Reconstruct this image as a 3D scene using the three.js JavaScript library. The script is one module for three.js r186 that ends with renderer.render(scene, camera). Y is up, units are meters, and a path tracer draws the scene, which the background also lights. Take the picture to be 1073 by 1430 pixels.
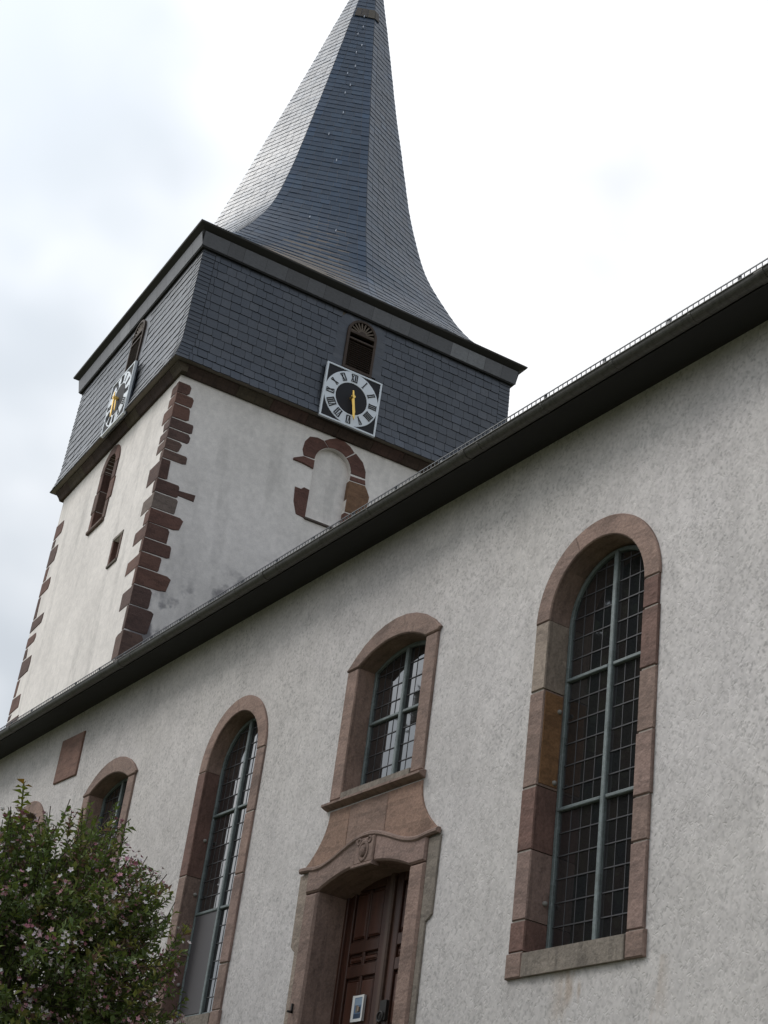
import * as THREE from 'three';
import { mergeGeometries } from 'three/addons/utils/BufferGeometryUtils.js';

// ---------------------------------------------------------------- camera, sky, sun, exposure
const scene = new THREE.Scene();
const camera = new THREE.PerspectiveCamera(36.42, 768 / 1024, 0.1, 1500);
camera.position.set(0, 1.6, 6);
camera.rotation.order = 'YXZ';
camera.rotation.set(THREE.MathUtils.degToRad(28.395), THREE.MathUtils.degToRad(59.522), THREE.MathUtils.degToRad(8.106));

const SUN = new THREE.Vector3(-0.50, 0.72, 0.48).normalize();
const renderer = new THREE.WebGLRenderer({ antialias: true });
renderer.toneMapping = THREE.LinearToneMapping;
renderer.toneMappingExposure = 1.2;
renderer.shadowMap.enabled = true;

function rng(seed) { let a = seed >>> 0; return () => { a = (a + 0x6D2B79F5) | 0; let t = Math.imul(a ^ (a >>> 15), 1 | a); t = (t + Math.imul(t ^ (t >>> 7), 61 | t)) ^ t; return ((t ^ (t >>> 14)) >>> 0) / 4294967296; }; }
function hash2(i, j, s) { let h = Math.imul(i, 374761393) ^ Math.imul(j, 668265263) ^ Math.imul(s, 974634777); h = Math.imul(h ^ (h >>> 13), 1274126177); return ((h ^ (h >>> 16)) >>> 0) / 4294967296; }
function vnoise(x, y, s = 1, px = 0, py = 0) {
  const i = Math.floor(x), j = Math.floor(y), fx = x - i, fy = y - j;
  const u = fx * fx * (3 - 2 * fx), v = fy * fy * (3 - 2 * fy);
  const w = (a, p) => p ? ((a % p) + p) % p : a;
  const a = hash2(w(i, px), w(j, py), s), b = hash2(w(i + 1, px), w(j, py), s), c = hash2(w(i, px), w(j + 1, py), s), d = hash2(w(i + 1, px), w(j + 1, py), s);
  return (a + (b - a) * u) * (1 - v) + (c + (d - c) * u) * v;
}
function fbm(x, y, o = 5, s = 1, px = 0, py = 0) { let t = 0, a = 0.5, n = 0, f = 1; for (let k = 0; k < o; k++) { t += a * vnoise(x * f, y * f, s + k * 17, px * f, py * f); n += a; a *= 0.5; f *= 2; } return t / n; }
const sstep = (a, b, x) => { const t = Math.min(1, Math.max(0, (x - a) / (b - a))); return t * t * (3 - 2 * t); };

{ // overcast sky: pale cloud deck, brightest around the hidden sun
  const W = 1024, H = 512, d = new Float32Array(W * H * 4);
  for (let j = 0; j < H; j++) for (let i = 0; i < W; i++) {
    const ph = ((i + 0.5) / W - 0.5) * 2 * Math.PI, th = ((j + 0.5) / H - 0.5) * Math.PI;
    const y = Math.sin(th), x = Math.cos(th) * Math.cos(ph), z = Math.cos(th) * Math.sin(ph);
    const k = 1 / (Math.max(y, 0) + 0.35);
    const c = fbm(x * k * 1.8 + 7.3, z * k * 1.8 + 3.1, 6, 5);
    const c2 = fbm(x * k * 4.4 + 3.3, z * k * 4.4 + 7.1, 6, 9);
    const s = Math.max(0, x * SUN.x + y * SUN.y + z * SUN.z);
    const cl = sstep(0.38, 0.68, c * 0.5 + c2 * 0.5);          // 0 thick grey deck, 1 thin bright cloud
    let L = 0.465 + 0.35 * cl + 0.10 * Math.max(y, 0) + 0.85 * Math.pow(s, 4);
    const blue = (1 - cl);
    let r = L * (0.99 - 0.11 * blue), g = L * (0.996 - 0.045 * blue), b = L * (1.015 + 0.02 * blue);
    const gap = sstep(0.74, 0.94, x * 0.50 + y * 0.86 + z * 0.06 + 0.35 * (c2 - 0.5));   // the deck breaks up overhead to the east
    r += (0.22 - r) * gap * 0.75; g += (0.31 - g) * gap * 0.75; b += (0.46 - b) * gap * 0.75;
    if (y < 0) { const m = sstep(0, -0.12, y); r = r * (1 - m) + 0.16 * m; g = g * (1 - m) + 0.17 * m; b = b * (1 - m) + 0.13 * m; }
    const o = (j * W + i) * 4; d[o] = r; d[o + 1] = g; d[o + 2] = b; d[o + 3] = 1;
  }
  const t = new THREE.DataTexture(d, W, H, THREE.RGBAFormat, THREE.FloatType);
  t.mapping = THREE.EquirectangularReflectionMapping; t.magFilter = t.minFilter = THREE.LinearFilter; t.needsUpdate = true;
  scene.background = t; scene.environment = t;
}
const sun = new THREE.DirectionalLight(0xfffaf3, 1.25);
sun.position.copy(SUN).multiplyScalar(80).add(new THREE.Vector3(-12, 8, -3)); sun.target.position.set(-12, 8, -3);
sun.castShadow = true; sun.shadow.radius = 40; sun.shadow.mapSize.set(2048, 2048);
Object.assign(sun.shadow.camera, { left: -35, right: 35, top: 35, bottom: -35, near: 1, far: 200 });
scene.add(sun, sun.target);

// ---------------------------------------------------------------- helpers
const lin = v => { v /= 255; return v <= 0.04045 ? v / 12.92 : Math.pow((v + 0.055) / 1.055, 2.4); };
const ph = (r, g, b, k = 0.5) => new THREE.Color().setRGB(Math.min(0.85, lin(r) / k), Math.min(0.85, lin(g) / k), Math.min(0.85, lin(b) / k));
function dataTex(W, H, fn, srgb = true, rep = true) {
  const d = new Uint8Array(W * H * 4);
  for (let j = 0; j < H; j++) for (let i = 0; i < W; i++) { const c = fn(i, j), o = (j * W + i) * 4; if (typeof c === 'number') { d[o] = d[o + 1] = d[o + 2] = Math.max(0, Math.min(255, c)); } else { for (let k = 0; k < 3; k++) d[o + k] = Math.max(0, Math.min(255, c[k])); } d[o + 3] = 255; }
  const t = new THREE.DataTexture(d, W, H); t.magFilter = THREE.LinearFilter; t.minFilter = THREE.LinearMipmapLinearFilter; t.generateMipmaps = true;
  t.wrapS = t.wrapT = rep ? THREE.RepeatWrapping : THREE.ClampToEdgeWrapping; if (srgb) t.colorSpace = THREE.SRGBColorSpace; t.needsUpdate = true; return t;
}
function withRepeat(t, rx, ry, ox = 0, oy = 0) { const c = t.clone(); c.repeat.set(rx, ry); c.offset.set(ox, oy); c.needsUpdate = true; return c; }
function mesh(name, geo, mat, parent) { const m = new THREE.Mesh(geo, mat); m.name = name; m.castShadow = m.receiveShadow = true; parent.add(m); return m; }
function group(name, parent) { const g = new THREE.Group(); g.name = name; parent.add(g); return g; }
function shapeOf(pts) { const s = new THREE.Shape(); pts.forEach(([x, y], i) => i ? s.lineTo(x, y) : s.moveTo(x, y)); s.closePath(); return s; }
function pathOf(pts) { const s = new THREE.Path(); pts.forEach(([x, y], i) => i ? s.lineTo(x, y) : s.moveTo(x, y)); s.closePath(); return s; }
function prism(pts, zf, zb, bev = 0.006, holes = []) {             // outline extruded from zb to zf, front edges bevelled
  const s = shapeOf(pts); holes.forEach(h => s.holes.push(pathOf(h)));
  const depth = zf - zb - 2 * bev;
  const g = new THREE.ExtrudeGeometry(s, { depth, bevelEnabled: bev > 0, bevelThickness: bev, bevelSize: bev, bevelOffset: -bev, bevelSegments: 1, curveSegments: 6 });
  g.translate(0, 0, zb + bev); return g;
}
const rect = (x0, x1, y0, y1) => [[x0, y0], [x1, y0], [x1, y1], [x0, y1]];
function box(x0, x1, y0, y1, z0, z1) { const g = new THREE.BoxGeometry(x1 - x0, y1 - y0, z1 - z0); g.translate((x0 + x1) / 2, (y0 + y1) / 2, (z0 + z1) / 2); return g; }
function arc(cx, cy, r, a0, a1, n) { const o = []; for (let k = 0; k <= n; k++) { const a = (a0 + (a1 - a0) * k / n) * Math.PI / 180; o.push([cx + r * Math.cos(a), cy + r * Math.sin(a)]); } return o; }
function segArc(x0, y0, x1, y1, rise, n) {                         // segmental arch from left to right
  const c = x1 - x0, m = (x0 + x1) / 2, R = (c * c / 4 + rise * rise) / (2 * rise), cy = (y0 + y1) / 2 + rise - R, a = Math.asin(c / 2 / R), o = [];
  for (let k = 0; k <= n; k++) { const t = -a + 2 * a * k / n; o.push([m + R * Math.sin(t), cy + R * Math.cos(t) + (y0 - (y0 + y1) / 2) * (1 - 2 * k / n)]); } return o;
}
function clipConvex(poly, clip) {                                  // Sutherland-Hodgman, clip counter-clockwise
  let out = poly;
  for (let i = 0; i < clip.length && out.length; i++) {
    const [ax, ay] = clip[i], [bx, by] = clip[(i + 1) % clip.length], inp = out; out = [];
    const f = ([x, y]) => (bx - ax) * (y - ay) - (by - ay) * (x - ax);
    for (let k = 0; k < inp.length; k++) { const p = inp[k], q = inp[(k + 1) % inp.length], fp = f(p), fq = f(q); if (fp >= 0) out.push(p); if (fp * fq < 0) { const t = fp / (fp - fq); out.push([p[0] + (q[0] - p[0]) * t, p[1] + (q[1] - p[1]) * t]); } }
  }
  return out;
}
const area = p => { let a = 0; for (let i = 0; i < p.length; i++) { const q = p[(i + 1) % p.length]; a += p[i][0] * q[1] - q[0] * p[i][1]; } return a / 2; };
class TriBuf {                                                     // loose quads with per-face normals, uv in metres, vertex colours
  constructor() { this.p = []; this.n = []; this.u = []; this.c = []; }
  quad(a, b, c, d, col) {
    const n = new THREE.Vector3().subVectors(b, a).cross(new THREE.Vector3().subVectors(d, a)); if (n.lengthSq() < 1e-14) n.subVectors(c, b).cross(new THREE.Vector3().subVectors(d, b)); n.normalize();
    const w = a.distanceTo(b), h = a.distanceTo(d), ox = (a.x - a.z) * 0.7, oy = a.y;
    for (const [v, uu, vv] of [[a, 0, 0], [b, w, 0], [c, w, h], [a, 0, 0], [c, w, h], [d, 0, h]]) { this.p.push(v.x, v.y, v.z); this.n.push(n.x, n.y, n.z); this.u.push(uu + ox, vv + oy); if (col) this.c.push(col[0], col[1], col[2]); }
  }
  geo() { const g = new THREE.BufferGeometry(); g.setAttribute('position', new THREE.Float32BufferAttribute(this.p, 3)); g.setAttribute('normal', new THREE.Float32BufferAttribute(this.n, 3)); g.setAttribute('uv', new THREE.Float32BufferAttribute(this.u, 2)); if (this.c.length) g.setAttribute('color', new THREE.Float32BufferAttribute(this.c, 3)); return g; }
}
function ringLoft(profile, dl) {                                   // square moulding, mitred at the corners; profile = [offset, y]
  const B = new TriBuf(), V = (o, y, k) => { const sx = [1, 1, -1, -1][k], sz = [1, -1, -1, 1][k]; return new THREE.Vector3(sx * o, y, sz * (o + dl)); };
  for (let i = 0; i + 1 < profile.length; i++) for (let k = 0; k < 4; k++) { const [o0, y0] = profile[i], [o1, y1] = profile[i + 1], m = (k + 1) % 4; B.quad(V(o0, y0, k), V(o0, y0, m), V(o1, y1, m), V(o1, y1, k)); }
  return B.geo();
}
function tube(pts, r, seg = 8, n = 24) { return new THREE.TubeGeometry(new THREE.CatmullRomCurve3(pts.map(p => new THREE.Vector3(...p))), n, r, seg, false); }
const strip = g => { const q = g.index ? g.toNonIndexed() : g; for (const k of Object.keys(q.attributes)) if (!['position', 'normal', 'uv'].includes(k)) q.deleteAttribute(k); return q; };
const merge = gs => mergeGeometries(gs.map(strip));
function userData(o, d) { Object.assign(o.userData, d); return o; }

// ---------------------------------------------------------------- textures and materials
const R0 = rng(7);
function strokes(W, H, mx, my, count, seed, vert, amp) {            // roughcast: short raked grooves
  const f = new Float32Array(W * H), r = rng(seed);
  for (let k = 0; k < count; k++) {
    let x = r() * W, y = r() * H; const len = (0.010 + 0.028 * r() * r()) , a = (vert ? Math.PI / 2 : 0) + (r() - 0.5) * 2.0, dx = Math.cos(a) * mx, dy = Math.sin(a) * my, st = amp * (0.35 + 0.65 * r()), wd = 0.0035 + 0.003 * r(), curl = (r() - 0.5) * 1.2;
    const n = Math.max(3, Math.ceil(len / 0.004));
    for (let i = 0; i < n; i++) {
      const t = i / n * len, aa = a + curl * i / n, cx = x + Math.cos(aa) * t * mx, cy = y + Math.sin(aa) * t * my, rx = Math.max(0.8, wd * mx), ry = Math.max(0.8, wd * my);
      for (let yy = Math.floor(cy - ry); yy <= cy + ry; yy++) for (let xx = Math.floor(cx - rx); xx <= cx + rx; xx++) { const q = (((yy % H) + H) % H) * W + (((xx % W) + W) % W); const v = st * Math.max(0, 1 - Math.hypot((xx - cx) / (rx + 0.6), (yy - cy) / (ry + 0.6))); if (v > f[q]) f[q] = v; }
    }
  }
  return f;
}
const NW = 2048, NH = 1024, NX0 = -21, NX1 = -5, NY0 = 3.1, NY1 = 7.9;   // one map for the visible stretch of the nave wall
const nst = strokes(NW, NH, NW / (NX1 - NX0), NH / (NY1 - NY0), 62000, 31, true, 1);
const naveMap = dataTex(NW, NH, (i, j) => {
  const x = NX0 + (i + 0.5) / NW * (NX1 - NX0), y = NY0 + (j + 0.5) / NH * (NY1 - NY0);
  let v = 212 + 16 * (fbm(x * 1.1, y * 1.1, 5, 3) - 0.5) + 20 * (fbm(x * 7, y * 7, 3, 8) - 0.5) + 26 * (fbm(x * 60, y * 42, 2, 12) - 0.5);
  v -= (18 + 26 * fbm(x * 0.8 + 5, y * 0.8, 3, 91) + 16 * sstep(0.45, 0.7, fbm(x * 2.1, y * 1.3 + 8, 3, 95))) * nst[j * NW + i];  // cavity shade of the raked grooves, with some dirt, painted into the wall colour
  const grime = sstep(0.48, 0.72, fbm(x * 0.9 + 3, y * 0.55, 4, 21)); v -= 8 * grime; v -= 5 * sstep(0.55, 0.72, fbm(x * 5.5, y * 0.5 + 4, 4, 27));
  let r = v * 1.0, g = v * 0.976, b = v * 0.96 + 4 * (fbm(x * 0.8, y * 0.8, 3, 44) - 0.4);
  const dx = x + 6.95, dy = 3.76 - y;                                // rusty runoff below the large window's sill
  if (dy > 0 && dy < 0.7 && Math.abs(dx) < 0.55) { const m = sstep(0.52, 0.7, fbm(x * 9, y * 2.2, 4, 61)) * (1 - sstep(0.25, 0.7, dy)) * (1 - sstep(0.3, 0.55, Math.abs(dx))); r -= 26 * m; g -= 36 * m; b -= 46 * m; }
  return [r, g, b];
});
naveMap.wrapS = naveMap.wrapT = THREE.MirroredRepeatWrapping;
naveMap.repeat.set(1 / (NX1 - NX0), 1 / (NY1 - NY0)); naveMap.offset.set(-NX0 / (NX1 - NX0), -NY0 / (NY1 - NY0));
const bst = strokes(1024, 1024, 1024 / 1.9, 1024 / 1.9, 3600, 77, true, 1);
const roughBump = dataTex(1024, 1024, (i, j) => 150 + 70 * (fbm(i / 1024 * 48, j / 1024 * 32, 4, 5, 48, 32) - 0.5) - 110 * bst[j * 1024 + i], false);
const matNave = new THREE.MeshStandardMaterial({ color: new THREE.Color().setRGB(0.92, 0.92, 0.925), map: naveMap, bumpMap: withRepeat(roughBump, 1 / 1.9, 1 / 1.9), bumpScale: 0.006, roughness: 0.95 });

function towerTex(stain) {
  return dataTex(1024, 1024, (i, j) => {
    const s = -3.3 + i / 1024 * 6.6, y = 9.3 + j / 1024 * 6.6;
    let v = 226 + 26 * (fbm(s * 1.6 + (stain ? 0 : 9), y * 1.1, 5, 14) - 0.5) + 22 * (fbm(s * 14, y * 14, 3, 16) - 0.5) + 16 * (hash2(i, j, 4) - 0.5);
    v -= 12 * sstep(0.55, 0.75, fbm(s * 4.2, y * 0.9, 4, 23));
    let r = v, g = v * 0.972, b = v * 0.945;
    if (stain) { // soot over the roof junction
      const e = y - (11.05 + (s + 2.8) * 0.62), q = fbm(s * 3.1, y * 3.1, 5, 41) + 0.35 * fbm(s * 11, y * 11, 3, 43);
      const m = sstep(0.62, 0.86, q) * (1 - sstep(0.0, 0.85, e)) * (1 - sstep(-1.2, 0.3, s)); r *= 1 - 0.42 * m; g *= 1 - 0.42 * m; b *= 1 - 0.40 * m;
    }
    return [r, g, b];
  });
}
const TB = dataTex(512, 512, (i, j) => 128 + 90 * (fbm(i / 16, j / 16, 4, 6, 32, 32) - 0.5) + 40 * (hash2(i, j, 9) - 0.5), false);
const trep = t => { t.repeat.set(1 / 6.6, 1 / 6.6); t.offset.set(0.5, -9.3 / 6.6); return t; };
const matTowerClock = new THREE.MeshStandardMaterial({ map: trep(towerTex(true)), color: 0xffffff, bumpMap: withRepeat(TB, 0.6, 0.6), bumpScale: 0.008, roughness: 0.95 });
const matTowerSide = new THREE.MeshStandardMaterial({ map: trep(towerTex(false)), color: 0xffffff, bumpMap: withRepeat(TB, 0.6, 0.6), bumpScale: 0.008, roughness: 0.95 });

const grainTex = dataTex(512, 512, (i, j) => { const v = 226 + 46 * (fbm(i / 512 * 6, j / 512 * 9, 5, 51, 6, 9) - 0.5) + 38 * (fbm(i / 512 * 70, j / 512 * 90, 2, 53, 70, 90) - 0.5) + 30 * (hash2(i, j, 2) - 0.5) - 18 * sstep(0.54, 0.68, fbm(i / 512 * 5, j / 512 * 26, 4, 58, 5, 26)) - 16 * sstep(0.62, 0.72, fbm(i / 512 * 11, j / 512 * 11, 4, 59, 11, 11)); return [v, v * 0.985, v * 0.97]; });
const grainBump = dataTex(512, 512, (i, j) => 128 + 100 * (fbm(i / 512 * 40, j / 512 * 40, 4, 71, 40, 40) - 0.5) + 50 * (fbm(i / 512 * 8, j / 512 * 8, 2, 75, 8, 8) - 0.5), false);
const gT = withRepeat(grainTex, 1.1, 1.1), gB = withRepeat(grainBump, 1.3, 1.3);
const stoneCache = new Map();
function stoneMat(r, g, b, k = 0.5) { const key = [r, g, b, k].join(); if (!stoneCache.has(key)) stoneCache.set(key, new THREE.MeshStandardMaterial({ color: ph(r, g, b, k), map: gT, bumpMap: gB, bumpScale: 0.011, roughness: 0.92 })); return stoneCache.get(key); }

const slateTex = dataTex(256, 256, (i, j) => 205 + 50 * (fbm(i / 256 * 10, j / 256 * 24, 4, 81, 10, 24) - 0.5) + 30 * (hash2(i, j, 3) - 0.5));
const slateBump = dataTex(256, 256, (i, j) => 128 + 110 * (fbm(i / 256 * 12, j / 256 * 28, 4, 83, 12, 28) - 0.5), false);
const slateOpt = { map: withRepeat(slateTex, 2.5, 2.5), bumpMap: withRepeat(slateBump, 2.5, 2.5), bumpScale: 0.004, roughness: 0.38, ior: 1.65 };
const SL = [[0.052, 0.059, 0.074], [0.042, 0.049, 0.063], [0.060, 0.067, 0.082], [0.049, 0.055, 0.068], [0.074, 0.079, 0.092]];
const slateMats = SL.map(c => new THREE.MeshPhysicalMaterial({ ...slateOpt, color: new THREE.Color().setRGB(...c) }));
const slateVC = new THREE.MeshPhysicalMaterial({ ...slateOpt, color: 0xffffff, vertexColors: true });
const deckMat = new THREE.MeshStandardMaterial({ color: new THREE.Color().setRGB(0.20, 0.17, 0.14), roughness: 0.9 });
const plain = (r, g, b, ro = 0.7, me = 0, extra = {}) => new THREE.MeshStandardMaterial({ color: new THREE.Color().setRGB(r, g, b), roughness: ro, metalness: me, ...extra });
const mSoffit = plain(0.02, 0.019, 0.019, 0.8), mGutter = plain(0.13, 0.13, 0.12, 0.5, 0.3, { map: withRepeat(grainTex, 0.7, 3) }), mGuard = plain(0.10, 0.105, 0.11, 0.5, 0.5);
const mFrame = plain(0.22, 0.275, 0.285, 0.55, 0, { map: withRepeat(grainTex, 2, 2) });
const mLead = plain(0.075, 0.075, 0.08, 0.5, 0.3), mIron = plain(0.03, 0.028, 0.027, 0.6, 0.4);
const glassMats = [[0.02, 0.0195, 0.0205], [0.024, 0.021, 0.021], [0.018, 0.019, 0.021]].map(c => new THREE.MeshPhysicalMaterial({ color: new THREE.Color().setRGB(...c), roughness: 0.04, ior: 1.6, clearcoat: 1, clearcoatRoughness: 0.02 }));
const mMortar = plain(0.36, 0.33, 0.29, 0.95);
const woodTex = dataTex(256, 512, (i, j) => { const v = 200 + 70 * (fbm(i / 256 * 22, j / 512 * 3, 4, 91, 22, 3) - 0.5); return [v, v * 0.96, v * 0.93]; });
const wT = withRepeat(woodTex, 1.6, 0.8);
const mDoor = plain(0.10, 0.040, 0.024, 0.5, 0, { map: wT }), mDoorPanel = plain(0.125, 0.046, 0.026, 0.5, 0, { map: wT }), mDoorStrip = plain(0.14, 0.085, 0.06, 0.55, 0, { map: wT });
const mLouver = plain(0.085, 0.058, 0.042, 0.75, 0, { map: wT });

// ---------------------------------------------------------------- ground
{
  const prof = [[-500, 2.1], [2.3, 2.1], [2.9, 1.8], [4.2, 0.5], [5.0, 0.1], [6, 0], [500, 0]], B = new TriBuf();
  for (let i = 0; i + 1 < prof.length; i++) B.quad(new THREE.Vector3(-500, prof[i + 1][1], prof[i + 1][0]), new THREE.Vector3(500, prof[i + 1][1], prof[i + 1][0]), new THREE.Vector3(500, prof[i][1], prof[i][0]), new THREE.Vector3(-500, prof[i][1], prof[i][0]));
  const gt = dataTex(512, 512, (i, j) => { const v = 120 + 150 * (fbm(i / 512 * 40, j / 512 * 40, 5, 33, 40, 40) - 0.5); return [v * 0.98, v, v * 0.74]; });
  userData(mesh('ground', B.geo(), new THREE.MeshStandardMaterial({ map: withRepeat(gt, 0.25, 0.25), color: new THREE.Color().setRGB(0.5, 0.5, 0.5), roughness: 1 }), scene), { kind: 'structure', label: 'grassy churchyard ground with a bank below the church', category: 'ground' });
}

// ---------------------------------------------------------------- nave
const nave = group('church_nave', scene);
userData(nave, { label: 'long grey roughcast church nave with red sandstone window frames and dark eaves', category: 'church' });
const NXW = -20.7, NXE = 5.5, EAVE = 7.70, NB = -10.7;
const WIN = { half: 0.47, ohalf: 0.62, y0: 3.92, spring: 6.18, sillB: 3.76 };
const archedOutline = (cx, h, y0, sp, n = 20) => [[cx - h, y0], [cx + h, y0], ...arc(cx, sp, h, 0, 180, n)];
const SMALL = { half: 0.475, ohalf: 0.64, y0: 5.41, spring: 6.53, rise: 0.125, orise: 0.285 };
const smallOutline = (cx, h, y0, sp, rise, n = 12) => [[cx - h, y0], [cx + h, y0], ...segArc(cx - h, sp, cx + h, sp, rise, n).reverse()];
const DCX = -9.715;
const holes = [];
for (const cx of [-7.26, -12.26, -17.3]) holes.push(archedOutline(cx, WIN.ohalf - 0.06, WIN.sillB + 0.05, WIN.spring));
for (const cx of [-9.735, -15.03]) holes.push(smallOutline(cx, SMALL.ohalf - 0.08, SMALL.y0 + 0.01, SMALL.spring, 0.2));
holes.push([[DCX - 0.68, 2.2], [DCX + 0.68, 2.2], [DCX + 0.68, 4.86], [DCX - 0.68, 4.86]]);
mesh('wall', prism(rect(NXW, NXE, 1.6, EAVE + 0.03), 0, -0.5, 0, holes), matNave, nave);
mesh('wall', merge([box(NXW, NXE, 1.6, EAVE, NB, NB + 0.5), box(NXW, NXW + 0.5, 1.6, EAVE, NB + 0.5, -0.5), box(NXE - 0.5, NXE, 1.6, EAVE, NB + 0.5, -0.5),
  (() => { const g = prism([[NB, EAVE], [0, EAVE], [NB / 2, EAVE + 5.0]], NXE - 0.02, NXE - 0.5, 0); g.rotateY(Math.PI / 2); g.scale(1, 1, -1); const ix = g.index; const p = g.attributes.position; for (let i = 0; i < p.count; i += 3) for (const a of ['position', 'normal', 'uv']) { const A = g.attributes[a], t = []; for (let k = 0; k < A.itemSize; k++) { t.push(A.array[(i + 1) * A.itemSize + k]); A.array[(i + 1) * A.itemSize + k] = A.array[(i + 2) * A.itemSize + k]; A.array[(i + 2) * A.itemSize + k] = t[k]; } } return g; })()]), matTowerSide, nave);
{ // roof slopes, ridge along the nave
  const zr = NB / 2, tan = Math.tan(43.5 * Math.PI / 180), ze = 0.335, ye = 7.752, yr = ye + (ze - zr) * tan;
  const g = prism([[ze, ye], [ze, ye - 0.03], [zr, yr - 0.14], [2 * zr - ze, ye - 0.03], [2 * zr - ze, ye], [zr, yr]].map(([z, y]) => [-z, y]), NXE + 0.1, NXW - 0.1, 0);
  g.rotateY(Math.PI / 2); mesh('roof', g, slateMats[1], nave);
}
mesh('soffit', box(NXW, NXE, 7.695, 7.735, 0.002, 0.275), mSoffit, nave);
mesh('fascia_board', box(NXW, NXE, 7.675, 7.755, 0.276, 0.295), mSoffit, nave);
{ // half-round gutter in sections with collars
  const gut = group('gutter', nave), L = 3.05, prof = arc(0.348, 7.712, 0.054, 180, 360, 14), inn = arc(0.348, 7.712, 0.050, 360, 180, 14);
  let x = NXW; let k = 0;
  while (x < NXE) {
    const x1 = Math.min(x + L, NXE), g = prism([...prof, ...inn].map(([z, y]) => [-z, y]), x1 - 0.001, x + 0.001, 0); g.rotateY(Math.PI / 2); mesh('gutter_section', g, mGutter, gut);
    if (x > NXW) { const c = prism([...arc(0.348, 7.712, 0.059, 180, 360, 14), ...inn].map(([z, y]) => [-z, y]), x + 0.035, x - 0.035, 0); c.rotateY(Math.PI / 2); mesh('gutter_collar', c, mGutter, gut); }
    x = x1; k++;
  }
  for (let x2 = NXW + 0.4; x2 < NXE; x2 += 0.75) { const c = prism([...arc(0.348, 7.712, 0.057, 180, 360, 10), ...arc(0.348, 7.712, 0.0545, 360, 180, 10)].map(([z, y]) => [-z, y]), x2 + 0.012, x2 - 0.012, 0); c.rotateY(Math.PI / 2); mesh('gutter_bracket', c, mGutter, gut); }
  const bead = new THREE.CylinderGeometry(0.007, 0.007, NXE - NXW, 8); bead.rotateZ(Math.PI / 2); bead.translate((NXW + NXE) / 2, 7.712, 0.402); mesh('gutter_bead', bead, mGutter, gut);
}
{ // snow guard: two rails with upright bars, on brackets
  const sg = group('snow_guard', nave), z = 0.135, yb = 7.955, parts = [];
  for (const y of [yb + 0.02, yb + 0.092]) parts.push(box(NXW, NXE, y - 0.0035, y + 0.0035, z - 0.0035, z + 0.004));
  for (let x = NXW + 0.05; x < NXE; x += 0.052) parts.push(box(x - 0.002, x + 0.002, yb + 0.02, yb + 0.092, z - 0.003, z + 0.003));
  mesh('guard_grid', merge(parts), mGuard, sg);
  for (let x = -20.4; x < NXE; x += 0.66) mesh('bracket', merge([box(x - 0.013, x + 0.013, yb - 0.03, yb + 0.104, z - 0.014, z - 0.002), box(x - 0.013, x + 0.013, yb - 0.04, yb - 0.02, z - 0.1, z)]), mGuard, sg);
}

// windows
const restPanes = [];
function glazing(win, clip, cols, rows, z, single) {                // cols / rows: came positions; panes clipped to the outline
  const r = rng(Math.round(Math.abs(clip[0][0]) * 100)), cames = [];
  const bb = clip.reduce((a, [x, y]) => [Math.min(a[0], x), Math.max(a[1], x), Math.min(a[2], y), Math.max(a[3], y)], [9e9, -9e9, 9e9, -9e9]);
  for (let i = 0; i + 1 < cols.length; i++) for (let j = 0; j + 1 < rows.length; j++) {
    const p = clipConvex(rect(cols[i], cols[i + 1], rows[j], rows[j + 1]), clip); if (p.length < 3 || area(p) < 0.0012) continue;
    const cx = p.reduce((a, q) => a + q[0], 0) / p.length, cy = p.reduce((a, q) => a + q[1], 0) / p.length;
    const g = prism(p.map(([x, y]) => [x - cx, y - cy]), 0.002, -0.002, 0); g.rotateX((r() - 0.5) * 0.022); g.rotateY((r() - 0.5) * 0.022);
    if (single) { const m = mesh('pane', g, glassMats[Math.floor(r() * 3)], win); m.position.set(cx, cy, z); } else { g.translate(cx, cy, z); restPanes.push(g); }
  }
  const inside = (x, y) => clipConvex([[x - 1e-3, y - 1e-3], [x + 1e-3, y - 1e-3], [x + 1e-3, y + 1e-3], [x - 1e-3, y + 1e-3]], clip).length > 2;
  const span = (f, a, b) => { let lo = null, hi = null; for (let k = 0; k <= 200; k++) { const t = a + (b - a) * k / 200; if (f(t)) { if (lo === null) lo = t; hi = t; } } return [lo, hi]; };
  for (const x of cols) { const [a, b] = span(t => inside(x, t), bb[2], bb[3]); if (a !== null) cames.push(box(x - 0.0026, x + 0.0026, a, b, z - 0.005, z + 0.005)); }
  for (const y of rows) { const [a, b] = span(t => inside(t, y), bb[0], bb[1]); if (a !== null) cames.push(box(a, b, y - 0.0036, y + 0.0036, z - 0.006, z + 0.008)); }
  mesh('lead_cames', merge(cames), mLead, win);
}
const S = { arch: [119, 101, 93], pale: [124, 114, 105], mid: [111, 95, 88], red: [94, 73, 67], pink: [114, 97, 91], dark: [95, 76, 70], sill: [106, 100, 93] };
const sm = n => stoneMat(...S[n], 0.47);
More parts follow.
